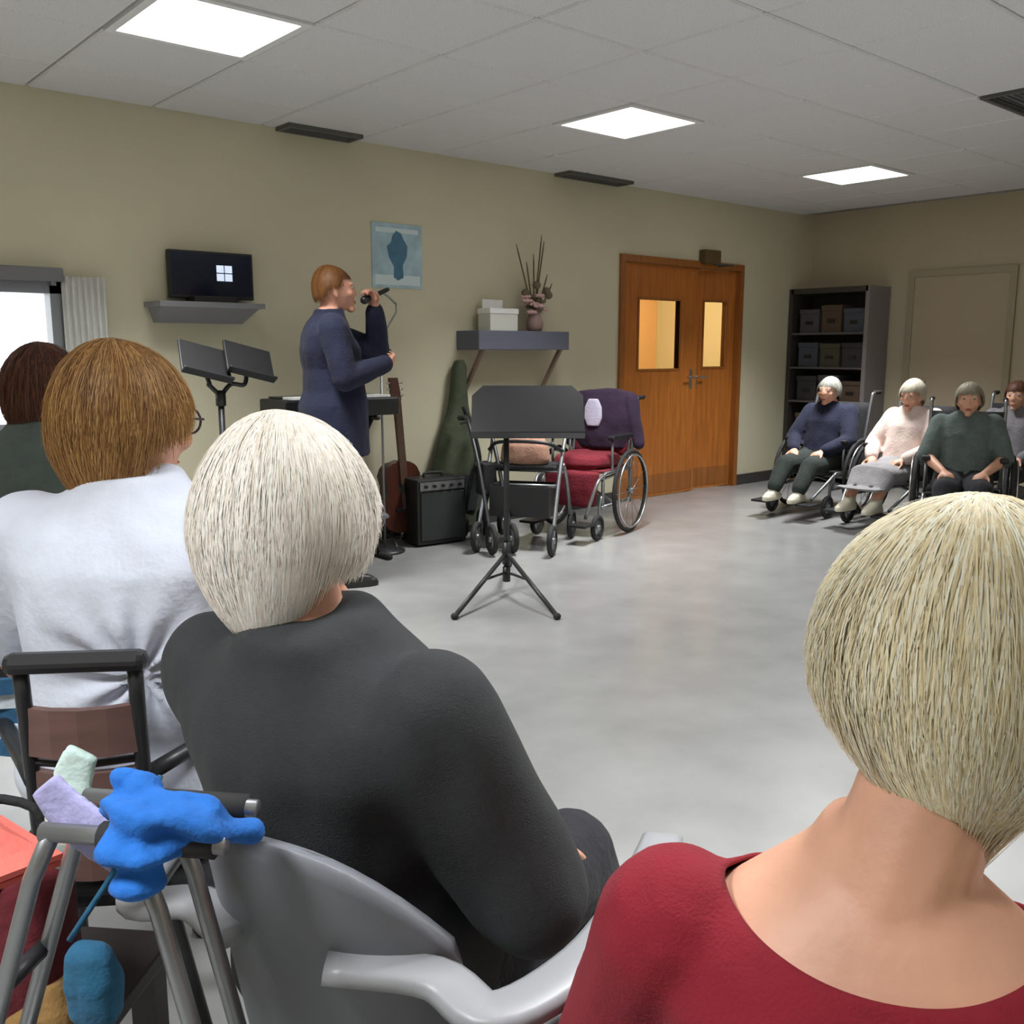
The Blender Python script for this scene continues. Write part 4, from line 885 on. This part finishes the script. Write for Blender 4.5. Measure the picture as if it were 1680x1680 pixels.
for li, z in enumerate(lv):
    y = -hw+.05; n_ = 0; top_z = (lv[li+1]-.02 if li < 4 else zt3-.05)
    for slot in range(3):
        wd = (2*hw-.10)/3-.03; hgt = (top_z-z)*rg.uniform(.55, .88); cn, cc = bx_cols[(li*2+slot) % 5]; mat('box_'+cn, cc, .8)
        b_ = thing('storage_box', '%s storage box on the %s of the shelf unit, %s' % (cn, places[li], ('at its right end', 'in the middle', 'at its left end')[slot]), 'box', (sx_+.18, (ya+yb_)/2+y+wd/2, z), 0, 'storage boxes on the shelf unit')
        MB().box((-.13, -wd/2, 0), (.15, wd/2, hgt*.8)).build('carton', 'box_'+cn, b_, bevel=.004); MB().box((-.136, -wd/2-.006, hgt*.8), (.156, wd/2+.006, hgt)).build('lid', 'box_'+cn, b_, bevel=.004)
        MB().box((-.1375, -.04, hgt*.35), (-.13, .04, hgt*.5)).build('hand_hold', 'black', b_)
        y += wd+.03
# plain painted door in the far wall
y1 = onx(1500, 500, L).y; y0 = onx(1655, 500, L).y; zd = onx(1560, 452, L).z
mat('far_door', (.44, .37, .26), .6); mat('far_trim', (.36, .31, .215), .6)
d3 = struct(MB().box((L-.025, y0-.06, 0), (L, y0, zd+.06)).box((L-.025, y1, 0), (L, y1+.06, zd+.06)).box((L-.025, y0, zd), (L, y1, zd+.06)).build('door_3', 'far_trim'))
MB().box((L-.012, y0, .005), (L-.001, y1, zd)).build('door_leaf', 'far_door', d3); MB().tube([(L-.012, y1-.08, 1.0), (L-.06, y1-.08, 1.0), (L-.06, y1-.19, 1.0)], .009).build('handle', 'metal', d3, True)
#==PART5==
# ---------------------------------------------------------------- clutter at the lower left
fabric('scarf_blue', srgb(28, 104, 190), .25, 12, .4, 60); fabric('coral_card', srgb(236, 112, 100), .05); fabric('mint', srgb(190, 214, 208), .05); fabric('lavender', srgb(160, 158, 198), .08); fabric('teal', srgb(28, 86, 118), .2); fabric('gold_bag', srgb(150, 116, 66), .35, 18); fabric('towel_blue', srgb(44, 92, 128), .12); fabric('towel_white', srgb(205, 215, 222), .06)
mat('cream_ring', srgb(220, 200, 178), .45); mat('table_dark', srgb(48, 42, 40), .5)
fr = facing(6); f2 = facing(-82); hp0 = onz(250, 1345, .85); q_ = Matrix.Rotation(f2, 3, 'Z') @ Vector((0, -.03, 0)); FL = Vector((hp0.x-q_.x, hp0.y-q_.y, 0))
t = thing('walking_frame', 'folded grey tubular walking frame standing left of the grey plastic armchair', 'walking frame', FL, f2)
for x in (-.035, .035):
    MB().tube([(x, -.12, .85), (x, .06, .85)], .009).build('top_tube', 'grey_metal', t, True); MB().tube([(x, -.11, .85), (x, 0, .85)], .0135).build('handle_grip', 'rubber', t, True)
    for pts in ([(x, .05, .85), (x, .075, .80), (x, .34, .02)], [(x, -.03, .84), (x, -.05, .78), (x, -.22, .02)]):
        lg = MB().tube(pts, .0085).build('leg', 'grey_metal', t, True); MB().tube([Vector(pts[2])+Vector((0, 0, -.02)), pts[2]], .017).build('rubber_tip', 'rubber', lg, True)
    MB().tube([(x, -.10, .55), (x, .17, .52)], .009).build('side_bar', 'dark_metal', t, True)
for z, y in ((.68, .12), (.45, -.12)): MB().tube([(-.035, y, z), (.035, y, z)], .009).build('hinge_bar', 'dark_metal', t, True)
mb = MB()
def chain(pts, r):
    P_ = [atd(x, y, d) for x, y, d in pts]
    for i in range(len(P_)-1): cap(mb, P_[i], r[i], P_[i+1], r[i+1], 10)
chain([(203, 1300, .88), (222, 1330, .87), (238, 1375, .855), (228, 1430, .855)], [.016, .028, .034, .022])
chain([(238, 1350, .86), (285, 1342, .86), (335, 1348, .87), (400, 1368, .90)], [.032, .028, .026, .012])
chain([(225, 1340, .89), (200, 1330, .90), (192, 1350, .91)], [.02, .018, .014])
me = remeshed(mb, .0045, 3); wrinkle(me, .007, 24, 17, lambda q: .006*math.sin((q.x*.5+q.y*.4+q.z)*170+4*noise.noise(q*14)))
tag(finish(me, 'scarf', 'scarf_blue', None), 'bright blue scarf knotted around the handles of the folded walking frame', 'scarf')
# teal pouch hanging on the folded frame
mb = MB(); c0 = atd(152, 1608, .90); oval_loft(mb, [(Vector((0, 0, z)), w_, d_, Vector((1, 0, 0)), Vector((0, 1, 0))) for z, w_, d_ in ((-.045, .018, .012), (-.034, .026, .018), (.0, .028, .02), (.03, .022, .014), (.038, .013, .008))], 20, 3)
me = remeshed(mb, .004, 2); wrinkle(me, .004, 25, 9)
t = thing('pouch', 'small teal pouch hanging from the folded walking frame', 'pouch', c0, fr); finish(me, 'pouch_body', 'teal', t); MB().tube(spline([(-.02, 0, .04), (.03, .02, .12), (.06, .04, .19)], 5), .003, 6).build('cord', 'teal', t, True)
# side table with bags
tp_ = onz(-40, 1640, .46)
t = thing('side_table', 'small dark side table carrying bags in the lower left corner', 'table', (tp_.x, tp_.y, 0), fr)
MB().box((-.19, -.17, .43), (.19, .17, .46)).build('table_top', 'table_dark', t, bevel=.006)
for sx in (-1, 1):
    for sy in (-1, 1): MB().box((sx*.16-.018, sy*.14-.018, 0), (sx*.16+.018, sy*.14+.018, .43)).build('leg', 'table_dark', t)
tb_ = onz(10, 1500, .60)
t = thing('tote_bag', 'maroon tote bag standing on the side table at the left edge', 'bag', (tb_.x-.03, tb_.y, .46), fr)
mb = MB(); oval_loft(mb, [(Vector((0, 0, z)), w_, d_, Vector((1, 0, 0)), Vector((0, 1, 0))) for z, w_, d_ in ((.0, .10, .055), (.02, .115, .065), (.12, .12, .068), (.21, .115, .05), (.225, .11, .04))], 26, 3.2)
me = remeshed(mb, .008, 2); wrinkle(me, .008, 12, 10); finish(me, 'bag_body', 'maroon', t)
for y in (-.045, .045): MB().tube(spline([(-.06, y, .20), (-.05, y*1.1, .27), (.05, y*1.1, .27), (.06, y, .20)], 5), .006).build('strap', 'black_cloth', t, True)
cf = thing('folder', 'coral red card folder lying tilted on top of the maroon tote bag', 'folder', (tb_.x, tb_.y, .0))
pc = [atd(-70, 1325, 1.02), atd(4, 1346, 1.06), atd(104, 1408, 1.0), atd(-10, 1452, .93), atd(-80, 1440, .93)]
pc = [p-Vector((tb_.x, tb_.y, 0)) for p in pc]
MB().loft([pc, [p+Vector((0, 0, .006)) for p in pc]]).build('cover', 'coral_card', cf); MB().loft([[p*.97+Vector((0, 0, .012)) for p in pc], [p*.97+Vector((0, 0, .018)) for p in pc]]).build('flap', 'coral_card', cf)
for px, py, d_, m_, lab, an in ((108, 1332, 1.01, 'mint', 'pale mint leaflet poking up behind the coral folder', 25), (158, 1372, .90, 'lavender', 'lavender cloth hanging between the coral folder and the blue scarf', -40)):
    c = atd(px, py, d_); mb = MB(); oval_loft(mb, [(Vector((.01*math.sin(k), .006*math.cos(k*1.3), -.07+.028*k)), .028-.004*abs(k-2.5), .006, Vector((1, 0, 0)), Vector((0, 1, 0))) for k in range(6)], 16, 3)
    o = finish(remeshed(mb, .004, 2), 'leaflet' if m_ == 'mint' else 'cloth', m_, None); o.location = c; o.rotation_euler = (0, R(an), fr); tag(o, lab, 'leaflet' if m_ == 'mint' else 'cloth')
hb_ = onz(40, 1665, .50)
t = thing('handbag', 'gold brown handbag with a pale ring handle in the bottom left corner', 'bag', (hb_.x, hb_.y, .462), fr)
mb = MB(); oval_loft(mb, [(Vector((0, 0, z)), w_, d_, Vector((1, 0, 0)), Vector((0, 1, 0))) for z, w_, d_ in ((.0, .06, .035), (.015, .075, .045), (.06, .07, .04), (.09, .055, .025))], 22, 3)
me = remeshed(mb, .006, 2); wrinkle(me, .006, 18, 11); finish(me, 'bag_body', 'gold_bag', t)
MB().torus((0, -.02, .105), .032, .007, 'y', 24, 8).build('ring_handle', 'cream_ring', t, True)
# striped towel over the auburn chair
tw = atd(22, 1178, 1.55); t = thing('towel', 'blue and white striped towel hanging at the left edge beside the slat chair', 'towel', tw, facing(0))
for k in range(5):
    z = .055-.026*k; MB().loft([[(x, .01*math.sin(x*30+k)+dy, z+dz) for dy, dz in ((-.006, -.013), (.006, -.013), (.006, .013), (-.006, .013))] for x in (-.10, -.06, -.02, .015, .04)]).build('stripe', 'towel_white' if k % 2 else 'towel_blue', t)
